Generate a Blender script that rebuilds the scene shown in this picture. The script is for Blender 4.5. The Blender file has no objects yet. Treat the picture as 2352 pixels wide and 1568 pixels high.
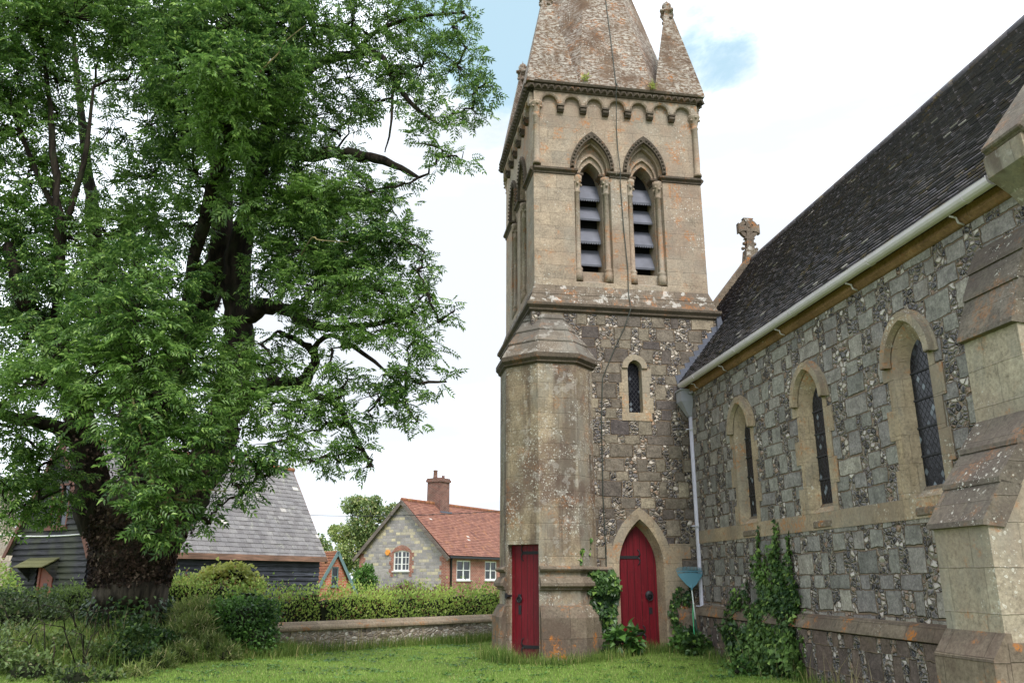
import bpy, math, random
import numpy as np
from mathutils import Vector, Matrix

# ------------------------------------------------------------------ camera, sky, sun, exposure
S = bpy.context.scene
COL = S.collection
EYE = 1.5
PITCH = math.atan(544 / 1880.0)
cam = bpy.data.objects.new('camera', bpy.data.cameras.new('camera'))
COL.objects.link(cam)
cam.location = (0, 0, EYE)
cam.rotation_euler = (math.pi / 2 + PITCH, 0, 0)
cam.data.sensor_width = 36
cam.data.lens = 36 * 1880.0 / 2352
cam.data.clip_end = 3000
S.camera = cam
S.view_settings.view_transform = 'Standard'
S.view_settings.look = 'None'
S.view_settings.exposure = 1.25
S.view_settings.gamma = 1.0
S.cycles.max_bounces = 6
S.cycles.diffuse_bounces = 3
S.cycles.glossy_bounces = 2
S.cycles.transmission_bounces = 3
S.cycles.caustics_reflective = False
S.cycles.caustics_refractive = False
S.cycles.use_denoising = True

SUN_EL, SUN_AZ = math.radians(50), math.radians(160)   # azimuth measured from +Y (forward) to +X (right)
world = bpy.data.worlds.new('World')
S.world = world
world.use_nodes = True


def ray(px, py):
    u, v = (px - 1176) / 1880.0, (py - 784) / 1880.0
    c, s = math.cos(PITCH), math.sin(PITCH)
    return Vector((u, c + v * s, s - v * c))


def at(px, py, Y):
    """point of the place at distance Y in front of the viewer, seen in direction px, py"""
    r = ray(px, py)
    return Vector((0, 0, EYE)) + r * (Y / r.y)


def lin(r, g, b, k=1.0):
    f = lambda c: ((c / 255.0) / 12.92 if c <= 10.3 else (((c / 255.0) + .055) / 1.055) ** 2.4)
    return (f(r) * k, f(g) * k, f(b) * k, 1)


class G:
    """small node-graph builder"""
    def __init__(s, name=None, tree=None):
        if tree is None:
            s.m = bpy.data.materials.new(name)
            s.m.use_nodes = True
            s.t = s.m.node_tree
        else:
            s.t = tree
        s.t.nodes.clear()

    def put(s, inp, v):
        if isinstance(v, bpy.types.NodeSocket):
            s.t.links.new(v, inp)
        else:
            inp.default_value = v

    def node(s, ty, ins=None, **props):
        n = s.t.nodes.new('ShaderNode' + ty)
        for k, v in props.items():
            setattr(n, k, v)
        for k, v in (ins or {}).items():
            s.put(n.inputs[k], v)
        return n

    def math(s, op, a, b=0.0, c=0.0, clamp=False):
        n = s.node('Math', {0: a, 1: b, 2: c}, operation=op)
        n.use_clamp = clamp
        return n.outputs[0]

    def add(s, a, b): return s.math('ADD', a, b)
    def sub(s, a, b): return s.math('SUBTRACT', a, b)
    def mul(s, a, b): return s.math('MULTIPLY', a, b)
    def mn(s, a, b): return s.math('MINIMUM', a, b)
    def mx(s, a, b): return s.math('MAXIMUM', a, b)
    def floor(s, a): return s.math('FLOOR', a)
    def fract(s, a): return s.math('FRACT', a)

    def vm(s, op, a, b=(0, 0, 0)):
        return s.node('VectorMath', {0: a, 1: b}, operation=op).outputs[0]

    def dot(s, a, b):
        return s.node('VectorMath', {0: a, 1: b}, operation='DOT_PRODUCT').outputs['Value']

    def scale(s, v, xyz): return s.vm('MULTIPLY', v, xyz)
    def sep(s, v):
        n = s.node('SeparateXYZ', {0: v})
        return n.outputs[0], n.outputs[1], n.outputs[2]

    def comb(s, x, y, z=0.0): return s.node('CombineXYZ', {0: x, 1: y, 2: z}).outputs[0]

    def mix(s, f, a, b, bt='MIX'):
        n = s.node('Mix', data_type='RGBA', blend_type=bt)
        s.put(n.inputs[0], f); s.put(n.inputs[6], a); s.put(n.inputs[7], b)
        return n.outputs[2]

    def noise(s, v, sc, det=4.0, rough=.55, col=False, dist=0.0):
        n = s.node('TexNoise', {'Vector': v, 'Scale': sc, 'Detail': det, 'Roughness': rough, 'Distortion': dist})
        return n.outputs[1] if col else n.outputs[0]

    def voro(s, v, sc, feature='F1', rnd=1.0, out='Distance'):
        n = s.node('TexVoronoi', {'Vector': v, 'Scale': sc, 'Randomness': rnd}, feature=feature)
        return n.outputs[out] if out != 'both' else (n.outputs['Distance'], n.outputs['Color'])

    def wn(s, v): return s.node('TexWhiteNoise', {0: v}, noise_dimensions='3D').outputs[0]

    def ramp(s, f, stops, interp='LINEAR'):
        n = s.node('ValToRGB', {0: f})
        cr = n.color_ramp
        cr.interpolation = interp
        while len(cr.elements) < len(stops):
            cr.elements.new(.5)
        for e, (p, c) in zip(cr.elements, stops):
            e.position = p
            e.color = c if len(c) == 4 else tuple(c) + (1,)
        return n.outputs[0]

    def smooth(s, x, a, b):
        return s.node('MapRange', {0: x, 1: a, 2: b, 3: 0.0, 4: 1.0}, interpolation_type='SMOOTHSTEP').outputs[0]

    def uv(s): return s.node('TexCoord').outputs['UV']
    def pos(s): return s.node('NewGeometry').outputs['Position']
    def island(s): return s.node('NewGeometry').outputs['Random Per Island']

    def bump(s, h, strength=.5, dist=.02, nrm=None):
        ins = {'Height': h, 'Strength': strength, 'Distance': dist}
        if nrm is not None:
            ins['Normal'] = nrm
        return s.node('Bump', ins).outputs[0]

    def done(s, color, rough=.85, nrm=None, spec=.3, metal=0.0, transl=0.0):
        ins = {'Base Color': color, 'Roughness': rough, 'Specular IOR Level': spec, 'Metallic': metal}
        if nrm is not None:
            ins['Normal'] = nrm
        sh = s.node('BsdfPrincipled', ins).outputs[0]
        if transl:
            tr = s.node('BsdfTranslucent', {'Color': color}).outputs[0]
            sh = s.node('MixShader', {0: transl, 1: sh, 2: tr}).outputs[0]
        s.t.links.new(sh, s.node('OutputMaterial').inputs[0])
        return s.m


# sky: Nishita blue behind broken white cloud
w = G(tree=world.node_tree)
sky = w.node('TexSky', sky_type='NISHITA', sun_disc=False, sun_elevation=SUN_EL, sun_rotation=SUN_AZ,
             air_density=1.0, dust_density=2.0)
d = w.node('TexCoord').outputs['Generated']
flat = w.scale(d, (1.0, 1.0, 1.7))
n1 = w.add(w.mul(w.sub(w.noise(flat, 3.1, 9, .62, dist=.4), .5), 1.9), .5)
n2 = w.noise(flat, 1.3, 6, .5)
clear = 0.0
for (px, py, rad, amt) in ((1140, 70, .03, .2), (1190, 130, .025, .12), (1110, 10, .04, .2), (1650, 70, .027, .16), (1740, 110, .031, .16), (1620, 150, .022, .13), (1560, 40, .026, .1), (600, 60, .1, .12)):
    r = ray(px, py).normalized()
    dd = w.dot(d, tuple(r))
    k = w.mul(w.smooth(dd, math.cos(rad * 3.6), 1.0), amt * 1.35)
    clear = w.add(clear, k)
cov = w.smooth(w.sub(w.add(n1, .36), clear), .26, .64)
horizon = w.sep(d)[2]
grey = w.smooth(w.add(n2, w.mul(w.noise(w.scale(d, (1, 1, 4)), 4, 6), .5)), .58, .86)
cloudc = w.mix(grey, (9.8, 10.6, 11.6, 1), (4.1, 4.35, 4.7, 1))
blue = w.mix(.2, (2.7, 3.8, 4.35, 1), sky.outputs[0])
skyc = w.mix(cov, blue, cloudc)
below = w.smooth(horizon, -.02, 0.0)
skyc = w.mix(below, (2.2, 2.3, 1.9, 1), skyc)
bg = w.node('Background', {0: skyc, 1: 0.1})
w.t.links.new(bg.outputs[0], w.node('OutputWorld').inputs[0])

sl = bpy.data.lights.new('sun', 'SUN')
sl.energy = 1.5
sl.angle = math.radians(22)
sl.color = (1.0, .96, .91)
so = bpy.data.objects.new('sun', sl)
COL.objects.link(so)
so.rotation_euler = Vector((-math.sin(SUN_AZ) * math.cos(SUN_EL), -math.cos(SUN_AZ) * math.cos(SUN_EL), -math.sin(SUN_EL))).to_track_quat('-Z', 'Y').to_euler()

# ------------------------------------------------------------------ frames and object helpers
def frame(x, y, yaw, z=0.0): return Matrix.Translation((x, y, z)) @ Matrix.Rotation(yaw, 4, 'Z')


FW0 = frame(0, 0, 0)
FT = frame(2.595, 17.508, math.radians(9.4))          # tower: x along its front, y inwards
FN = frame(3.882, 17.721, math.radians(-81.86))       # nave side wall: x along the wall towards us, y inwards
WM = {}


def props(o, label=None, cat=None, group=None, kind=None):
    for k, v in (('label', label), ('category', cat), ('group', group), ('kind', kind)):
        if v:
            o[k] = v
    return o


def thing(name, label, cat, fr=FW0, group=None):
    o = bpy.data.objects.new(name, None)
    COL.objects.link(o)
    o.empty_display_size = .3
    o.matrix_local = fr
    WM[o.name] = fr.copy()
    return props(o, label, cat, group)


class MB:
    """collects faces; builds ONE mesh object with metre-scaled UVs"""
    def __init__(s, xf=None):
        s.v, s.f, s.mi, s.sm = [], [], [], []
        s.xf, s.cur, s.smooth = xf, 0, False

    def vert(s, p):
        p = Vector(p)
        if s.xf is not None:
            p = s.xf(p) if callable(s.xf) else s.xf @ p
        s.v.append(p)
        return len(s.v) - 1

    def face(s, idx):
        s.f.append(tuple(idx)); s.mi.append(s.cur); s.sm.append(s.smooth)

    def poly(s, pts):
        s.face([s.vert(p) for p in pts])

    def box(s, x0, x1, y0, y1, z0, z1):
        a = [s.vert(p) for p in ((x0, y0, z0), (x1, y0, z0), (x1, y1, z0), (x0, y1, z0), (x0, y0, z1), (x1, y0, z1), (x1, y1, z1), (x0, y1, z1))]
        for q in ((0, 1, 5, 4), (1, 2, 6, 5), (2, 3, 7, 6), (3, 0, 4, 7), (4, 5, 6, 7), (3, 2, 1, 0)):
            s.face([a[i] for i in q])

    def prism(s, pts, vec):
        """polygon pts extruded by vec, both ends closed"""
        vec = Vector(vec)
        a = [s.vert(p) for p in pts]
        b = [s.vert(Vector(p) + vec) for p in pts]
        n = len(a)
        s.face(a[::-1]); s.face(b)
        for i in range(n):
            j = (i + 1) % n
            s.face((a[i], a[j], b[j], b[i]))

    def tube(s, path, rad, n=8, cap=True):
        path = [Vector(p) for p in path]
        if not hasattr(rad, '__len__'):
            rad = [rad] * len(path)
        sm, s.smooth = s.smooth, True
        rings = []
        up = None
        for i, p in enumerate(path):
            t = (path[min(i + 1, len(path) - 1)] - path[max(i - 1, 0)])
            t = t.normalized() if t.length > 1e-9 else Vector((0, 0, 1))
            if up is None:
                up = t.orthogonal().normalized()
            up = (up - t * up.dot(t))
            up = up.normalized() if up.length > 1e-6 else t.orthogonal().normalized()
            w_ = t.cross(up)
            rings.append([s.vert(p + (up * math.cos(2 * math.pi * k / n) + w_ * math.sin(2 * math.pi * k / n)) * rad[i]) for k in range(n)])
        for a, b in zip(rings, rings[1:]):
            for k in range(n):
                s.face((a[k], a[(k + 1) % n], b[(k + 1) % n], b[k]))
        s.smooth = sm
        if cap:
            s.face(rings[0][::-1]); s.face(rings[-1])

    def lathe(s, c, prof, n=10, axis=(0, 0, 1)):
        """prof: list of (radius, height) about vertical through c"""
        c = Vector(c)
        s.tube([c + Vector((0, 0, h)) for r, h in prof], [max(r, .001) for r, h in prof], n)

    def wall(s, x0, x1, z0, z1, ops=(), y=0.0, top=None, nseg=8):
        """vertical sheet facing -y with arched openings; top(x) may replace z1"""
        top = top or (lambda x: z1)
        xs = {round(x0, 5), round(x1, 5)}
        for o in ops:
            for k in range(-nseg, nseg + 1):
                xs.add(round(o['cx'] + o['hw'] * math.sin(math.pi / 2 * k / nseg), 5))
        if hasattr(top, 'xs'):
            xs |= set(top.xs)
        xs = sorted(x for x in xs if x0 - 1e-6 <= x <= x1 + 1e-6)
        for a, b in zip(xs, xs[1:]):
            m = (a + b) / 2
            lo = (z0, z0)
            for o in sorted((o for o in ops if abs(m - o['cx']) < o['hw']), key=lambda o: o['zs']):
                if o['zs'] > lo[0] + 1e-5:
                    s.poly(((a, y, lo[0]), (b, y, lo[1]), (b, y, o['zs']), (a, y, o['zs'])))
                lo = (archz(a, o), archz(b, o))
            s.poly(((a, y, lo[0]), (b, y, lo[1]), (b, y, top(b)), (a, y, top(a))))

    def strip(s, A, B):
        """faces between two equally long point lists"""
        a = [s.vert(p) for p in A]
        b = [s.vert(p) for p in B]
        for i in range(len(a) - 1):
            s.face((a[i], a[i + 1], b[i + 1], b[i]))

    def reveal(s, o1, y1, o2, y2, n=8, sill=True):
        A, B = outline(o1, n), outline(o2, n)
        if sill:
            A, B = A + [A[0]], B + [B[0]]
        s.strip([(x, y1, z) for x, z in A], [(x, y2, z) for x, z in B])

    def arch_ring(s, oi, oo, y0, y1, n=8, legs=True):
        A, B = outline(oi, n), outline(oo, n)
        if not legs:
            A, B = A[1:-1], B[1:-1]
        fa = [(x, y0, z) for x, z in A]; fb = [(x, y0, z) for x, z in B]
        ba = [(x, y1, z) for x, z in A]; bb = [(x, y1, z) for x, z in B]
        s.strip(fa, fb); s.strip(fb, bb); s.strip(ba, fa)
        s.poly((fa[0], fb[0], bb[0], ba[0])); s.poly((fa[-1], ba[-1], bb[-1], fb[-1]))

    def sweep(s, path, prof, closed=False, caps=True):
        """prof [(out, z)...] along a plan path [(x, y)...]; out lies to the right of travel"""
        n = len(path)
        P = [Vector((p[0], p[1])) for p in path]
        rings = []
        for i in range(n):
            d0 = P[i] - P[i - 1] if (closed or i > 0) else P[1] - P[0]
            d1 = P[(i + 1) % n] - P[i] if (closed or i < n - 1) else P[i] - P[i - 1]
            d0.normalize(); d1.normalize()
            n0, n1_ = Vector((d0.y, -d0.x)), Vector((d1.y, -d1.x))
            m = n0 + n1_
            m = m / max(.2, m.dot(n1_))
            rings.append([s.vert((P[i].x + m.x * o, P[i].y + m.y * o, z)) for o, z in prof])
        rr = rings + ([rings[0]] if closed else [])
        for a, b in zip(rr, rr[1:]):
            for k in range(len(prof) - 1):
                s.face((a[k], b[k], b[k + 1], a[k + 1]))
        if caps and not closed:
            s.face(rings[0]); s.face(rings[-1][::-1])

    def build(s, name, mats, parent=None, fr=FW0, label=None, cat=None, group=None, kind=None, bevel=0.0):
        me = bpy.data.meshes.new(name)
        me.from_pydata([tuple(p) for p in s.v], [], s.f)
        for m in (mats if isinstance(mats, (list, tuple)) else [mats]):
            me.materials.append(m)
        me.polygons.foreach_set('material_index', s.mi)
        me.polygons.foreach_set('use_smooth', s.sm)
        uvl = me.uv_layers.new(name='UVMap')
        uvs = np.zeros((len(me.loops), 2), dtype=np.float32)
        Z = Vector((0, 0, 1))
        for pl in me.polygons:
            nn = pl.normal
            if abs(nn.z) > .9:
                t, b = Vector((1, 0, 0)), Vector((0, 1, 0))
            else:
                t = Z.cross(nn).normalized()
                b = nn.cross(t)
            for li in pl.loop_indices:
                p = me.vertices[me.loops[li].vertex_index].co
                uvs[li] = (p.dot(t), p.dot(b))
        uvl.data.foreach_set('uv', uvs.ravel())
        me.update()
        return link(name, me, parent, fr, label, cat, group, kind, bevel)


def link(name, me, parent=None, fr=FW0, label=None, cat=None, group=None, kind=None, bevel=0.0):
    o = bpy.data.objects.new(name, me)
    COL.objects.link(o)
    if parent is not None:
        o.parent = parent
        o.matrix_local = WM[parent.name].inverted() @ fr
    else:
        o.matrix_local = fr
    WM[o.name] = fr.copy()
    if bevel:
        b = o.modifiers.new('bevel', 'BEVEL')
        b.width = bevel; b.segments = 1; b.limit_method = 'ANGLE'; b.angle_limit = math.radians(40)
    return props(o, label, cat, group, kind)


def archz(x, o):
    wd, h = o['hw'], o['za'] - o['zp']
    dx = min(abs(x - o['cx']), wd)
    if h < 1e-4:
        return o['za']
    if h >= wd - 1e-6:
        R = (wd * wd + h * h) / (2 * wd)
        return o['zp'] + math.sqrt(max(0, R * R - (dx + R - wd) ** 2))
    R = (wd * wd + h * h) / (2 * h)
    return o['za'] - R + math.sqrt(max(0, R * R - dx * dx))


def outline(o, n=8):
    L = [(o['cx'] - o['hw'], o['zs'])]
    for k in range(-n, n + 1):
        x = o['cx'] + o['hw'] * math.sin(math.pi / 2 * k / n)
        L.append((x, archz(x, o)))
    L.append((o['cx'] + o['hw'], o['zs']))
    return L


def op(cx, hw, zs, zp, za): return dict(cx=cx, hw=hw, zs=zs, zp=zp, za=za)


def grow(o, dw, dz=None, zs=None):
    return dict(cx=o['cx'], hw=o['hw'] + dw, zs=o['zs'] if zs is None else zs, zp=o['zp'], za=o['za'] + (dw if dz is None else dz))


def np_mesh(name, V, F, mats, smooth=False):
    """V (n,3) float, F (m,k) int -> mesh"""
    me = bpy.data.meshes.new(name)
    V = np.ascontiguousarray(V, dtype=np.float32); F = np.ascontiguousarray(F, dtype=np.int32)
    m, k = F.shape
    me.vertices.add(len(V)); me.vertices.foreach_set('co', V.ravel())
    me.loops.add(m * k); me.loops.foreach_set('vertex_index', F.ravel())
    me.polygons.add(m)
    me.polygons.foreach_set('loop_start', np.arange(0, m * k, k, dtype=np.int32))
    if smooth:
        me.polygons.foreach_set('use_smooth', np.ones(m, dtype=bool))
    for mt in (mats if isinstance(mats, (list, tuple)) else [mats]):
        me.materials.append(mt)
    me.update(calc_edges=True)
    return me

# ------------------------------------------------------------------ materials
def smask(g, a, lo, hi): return g.smooth(a, lo, hi)


def m_flint(name, blocks, tint=(1, 1, 1, 1), row=.265, per=.6, seed=0.0, base_red=0.0):
    """courses of squared stone alternating with panels of knapped flint"""
    g = G(name)
    uv0 = g.uv()
    P = g.pos()
    wob = g.noise(P, 3.2, 3, .6, col=True)
    wob2 = g.noise(P, 14, 2, .6, col=True)
    uv = g.vm('ADD', uv0, g.scale(g.vm('SUBTRACT', wob, (.5, .5, .5)), (.11, .06, 0)))
    uv = g.vm('ADD', uv, g.scale(g.vm('SUBTRACT', wob2, (.5, .5, .5)), (.03, .022, 0)))
    u, v, _ = g.sep(uv)
    vr = g.mul(v, 1 / row)
    vr = g.add(vr, g.mul(g.math('SINE', g.mul(vr, 2.3)), .16))
    ri, rv = g.floor(vr), g.fract(vr)
    r1 = g.wn(g.comb(ri, seed, 3.1))
    uu = g.add(g.mul(u, 1 / per), g.add(g.mul(ri, .5), g.mul(r1, .55)))
    uu = g.add(uu, g.mul(g.math('SINE', g.add(g.mul(uu, 2.1), g.mul(ri, 2.9))), .2))
    ci, ru = g.floor(uu), g.fract(uu)
    r2 = g.wn(g.comb(ci, ri, seed))
    r3 = g.wn(g.comb(ci, ri, seed + 7.7))
    split = g.add(.44, g.mul(r2, .34))
    du = g.mul(g.mn(ru, g.sub(split, ru)), per)
    dv = g.mul(g.mn(rv, g.sub(1.0, rv)), row)
    dist = g.mn(du, dv)
    blk = g.smooth(dist, .006, .016)
    rock = g.noise(P, 7, 7, .68)
    rock2 = g.noise(P, 30, 5, .7)
    bc = g.ramp(r3, [(0, blocks[0]), (.35, blocks[1]), (.7, blocks[2]), (1, blocks[3])])
    bc = g.mix(1.0, bc, g.ramp(rock, [(.3, (.6, .6, .6)), (.7, (1.3, 1.3, 1.28))]), 'MULTIPLY')
    bc = g.mix(1.0, bc, g.ramp(rock2, [(.3, (.6, .6, .6)), (.7, (1.32, 1.32, 1.3))]), 'MULTIPLY')
    # flints
    fv = g.scale(g.comb(u, v, 0), (1, 1.25, 1))
    fv = g.vm('ADD', fv, g.scale(g.noise(fv, 9, 3, .6, col=True), (.05, .05, 0)))
    fd, fc = g.voro(fv, 11.5, out='both')
    fe = g.voro(fv, 11.5, 'DISTANCE_TO_EDGE')
    fr_, fg, _ = g.sep(fc)
    fcol = g.ramp(fr_, [(0, lin(30, 30, 38)), (.3, lin(50, 50, 60)), (.42, lin(84, 82, 88)), (.58, lin(118, 112, 110)), (.66, lin(184, 174, 162)),
                        (.74, lin(140, 114, 94)), (.82, lin(204, 196, 188)), (.9, lin(60, 52, 54))], 'CONSTANT')
    fcol = g.mix(g.mul(g.smooth(g.noise(P, 60, 3, .7), .48, .62), .55), fcol, lin(196, 190, 184))
    rim = g.mul(g.smooth(fe, .2, .1), g.smooth(g.sep(fc)[2], .35, .5))
    fcol = g.mix(g.mul(rim, .75), fcol, lin(172, 166, 156))
    mort = g.mix(g.noise(P, 9, 4), lin(150, 132, 112), lin(100, 90, 80))
    fcol = g.mix(g.smooth(fe, .02, .06), mort, fcol)
    joint = g.mix(g.noise(P, 5, 3), lin(92, 84, 74), lin(138, 118, 98))
    isflint = g.math('GREATER_THAN', ru, g.add(split, .002))
    col = g.mix(isflint, joint, fcol)
    col = g.mix(blk, col, bc)
    # weather: dark damp patches, brown washes, lichen specks
    st = g.noise(P, .9, 5, .6)
    col = g.mix(g.mul(g.smooth(st, .5, .72), .45), col, g.mix(1.0, col, (.55, .5, .5, 1), 'MULTIPLY'))
    col = g.mix(g.mul(g.smooth(g.noise(P, 1.7, 4, .6), .56, .74), .3), col, lin(112, 96, 74))
    if base_red:
        z = g.sep(P)[2]
        col = g.mix(g.mul(g.smooth(g.add(z, g.mul(st, 1.2)), 1.9, .9), base_red), col, g.mix(1.0, col, (1.0, .74, .68, 1), 'MULTIPLY'))
    col = g.mix(1.0, col, tint, 'MULTIPLY')
    spk = g.smooth(g.voro(P, 26), .16, .08)
    spk = g.mul(spk, g.smooth(g.noise(P, 1.3, 3), .5, .66))
    col = g.mix(g.mul(spk, .5), col, lin(196, 192, 180))
    hb = g.add(.75, g.add(g.mul(rock, .5), g.mul(rock2, .25)))
    hf = g.add(g.mul(g.smooth(fe, 0.0, .22), .75), g.mul(fg, .25))
    h = g.add(g.mul(blk, hb), g.mul(g.mul(g.sub(1.0, blk), isflint), hf))
    return g.done(col, g.math('ADD', .95, g.mul(isflint, -.3)), g.bump(h, 1.0, .05), .25)


def m_ashlar(name, c1, c2, stain=.5, stain_col=(88, 76, 62), white=.4, orange=.2, dark=.25, row=.32, length=.7, joint=.5, seed=0.0, scaly=0.0, grey=0.0, streak=.0, blotch=0.0):
    """dressed limestone with courses, water stains and lichens"""
    g = G(name)
    P = g.vm('ADD', g.pos(), (seed * 3.7, seed * 1.9, 0))
    wob = g.noise(P, 5, 3, .6, col=True)
    uv = g.vm('ADD', g.uv(), g.scale(g.vm('SUBTRACT', wob, (.5, .5, .5)), (.03, .02, 0)))
    u, v, _ = g.sep(uv)
    vr = g.mul(v, 1 / row)
    ri, rv = g.floor(vr), g.fract(vr)
    uu = g.add(g.mul(u, 1 / length), g.mul(g.wn(g.comb(ri, seed, .5)), 5.0))
    ci, ru = g.floor(uu), g.fract(uu)
    jd = g.mn(g.mul(g.mn(ru, g.sub(1.0, ru)), length), g.mul(g.mn(rv, g.sub(1.0, rv)), row))
    jm = g.smooth(jd, .009, .002)
    tone = g.wn(g.comb(ci, ri, seed + 1.3))
    big = g.noise(P, .8, 6, .62)
    med = g.noise(P, 3.3, 6, .65)
    fine = g.noise(P, 26, 5, .7)
    col = g.mix(tone, lin(*c1), lin(*c2))
    col = g.mix(1.0, col, g.ramp(med, [(.3, (.7, .69, .68)), (.72, (1.2, 1.19, 1.17))]), 'MULTIPLY')
    col = g.mix(1.0, col, g.ramp(fine, [(.3, (.6, .59, .58)), (.7, (1.3, 1.3, 1.3))]), 'MULTIPLY')
    pit = g.smooth(g.noise(P, 11, 6, .75), .56, .66)
    col = g.mix(g.mul(pit, .5), col, g.mix(1.0, col, (.45, .43, .42, 1), 'MULTIPLY'))
    if grey:
        col = g.mix(g.mul(g.smooth(g.noise(g.scale(P, (1.6, 1.6, .55)), 1.0, 5, .6), .42, .6), grey), col, lin(134, 132, 124))
    if stain:
        col = g.mix(g.mul(g.smooth(g.add(big, g.mul(g.sub(med, .5), .35)), .46, .66), stain), col, lin(*stain_col))
    if streak:
        sk = g.noise(g.scale(P, (2.6, 2.6, .22)), 1.0, 5, .6)
        col = g.mix(g.mul(g.smooth(sk, .5, .64), streak), col, lin(76, 60, 52))
    if dark:
        col = g.mix(g.mul(g.smooth(g.noise(P, 2.1, 7, .7), .56, .74), dark), col, lin(52, 48, 46))
    col = g.mix(g.mul(jm, joint), col, lin(78, 68, 58))
    if orange:
        om = g.mul(g.smooth(g.noise(P, 2.4, 4, .6), .54, .66), g.smooth(g.noise(P, 20, 5, .75), .46, .56))
        col = g.mix(g.mul(om, min(1, orange * 2)), col, lin(178, 112, 52))
    if white:
        nb = g.vm('ADD', P, g.scale(g.noise(P, 20, 3, .6, col=True), (.05, .05, .05)))
        patch = g.smooth(g.noise(P, 1.3, 5, .65), .6 - .1 * white, .68 - .1 * white)
        for sc, lim in ((17, .30), (36, .28)):
            dd, cc = g.voro(nb, sc, out='both')
            on = g.smooth(g.sep(cc)[0], .86 - .5 * white, .9 - .5 * white)
            disc = g.mul(g.smooth(dd, lim, lim - .07), on)
            ring = g.mul(disc, g.add(.45, g.mul(g.smooth(dd, lim * .2, lim * .72), .55)))
            col = g.mix(g.mul(g.mul(ring, patch), .8), col, lin(206, 203, 192))
    if blotch:
        bm = g.mul(g.smooth(g.noise(P, 4.2, 4, .6), .57, .62), g.smooth(g.noise(P, 30, 4, .7), .34, .48))
        col = g.mix(g.mul(bm, blotch), col, lin(214, 210, 202))
    h = g.add(g.add(g.mul(fine, .3), g.mul(med, .5)), g.mul(jm, -.5))
    if scaly:
        sv = g.scale(uv, (5, 11, 1))
        se, sc2 = g.voro(sv, 1.0, out='both')
        fl = g.smooth(g.noise(g.scale(uv, (9, 19, 1)), 1.0, 5, .72), .46, .54)
        col = g.mix(g.mul(g.mul(fl, g.smooth(g.noise(P, 1.1, 4, .6), .34, .56)), scaly), col, g.mix(g.sep(sc2)[0], lin(184, 178, 168), lin(154, 144, 134)))
        crack = g.smooth(g.noise(g.scale(uv, (9, 24, 1)), 1.0, 5, .7), .42, .34)
        col = g.mix(g.mul(crack, .6), col, lin(96, 72, 60))
        h = g.add(h, g.mul(fl, .4))
    return g.done(col, .92, g.bump(h, .6, .02), .2)


def m_plain(name, col, rough=.5, vary=.12, sc=6, spec=.4, bump=0.0, metal=0.0):
    g = G(name)
    P = g.pos()
    n = g.noise(P, sc, 5, .6)
    c = g.mix(1.0, lin(*col), g.ramp(n, [(.3, (1 - vary,) * 3), (.7, (1 + vary,) * 3)]), 'MULTIPLY')
    return g.done(c, g.add(rough, g.mul(g.sub(n, .5), .2)), g.bump(n, bump, .01) if bump else None, spec, metal)


def m_tiles(name, cols, edge=None, lichen=None, lich_amt=.25, rough=.85, sheen=0.0, spots=0.0):
    """roof tiles: one tone per tile, weathering between"""
    g = G(name)
    P = g.pos()
    i = g.island()
    c = g.ramp(i, [(k / (len(cols) - 1), lin(*x)) for k, x in enumerate(cols)])
    n = g.noise(P, 1.3, 5, .62)
    f = g.noise(P, 24, 4, .7)
    c = g.mix(1.0, c, g.ramp(n, [(.3, (.86, .86, .88)), (.7, (1.14, 1.13, 1.11))]), 'MULTIPLY')
    c = g.mix(1.0, c, g.ramp(f, [(.3, (.75, .75, .75)), (.7, (1.2, 1.2, 1.2))]), 'MULTIPLY')
    if lichen:
        lm = g.mul(g.smooth(g.noise(P, 1.9, 6, .7), .56, .68), g.smooth(f, .42, .55))
        c = g.mix(g.mul(lm, lich_amt), c, lin(*lichen))
    if spots:
        c = g.mix(g.mul(g.smooth(g.wn(g.comb(g.mul(i, 991.0), 3.3, 0)), 1 - spots, 1 - spots * .9), .8), c, lin(200, 194, 186))
    return g.done(c, rough, g.bump(f, .4, .01), .3)


def m_brick(name, c1, c2, mort, bw=.225, bh=.075, vary=.6):
    g = G(name)
    P = g.pos()
    uv = g.uv()
    n = g.node('TexBrick', {'Vector': uv, 'Color1': lin(*c1), 'Color2': lin(*c2), 'Mortar': lin(*mort), 'Scale': 1.0,
                            'Mortar Size': .011, 'Brick Width': bw, 'Row Height': bh, 'Bias': -.1})
    c = g.mix(1.0, n.outputs[0], g.ramp(g.noise(P, 2.3, 5, .6), [(.3, (1 - vary * .5,) * 3), (.7, (1 + vary * .5,) * 3)]), 'MULTIPLY')
    c = g.mix(g.mul(g.smooth(g.noise(P, 1.1, 4), .55, .7), .3), c, lin(120, 104, 90))
    return g.done(c, .9, g.bump(n.outputs[1], -.4, .008), .2)


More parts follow.
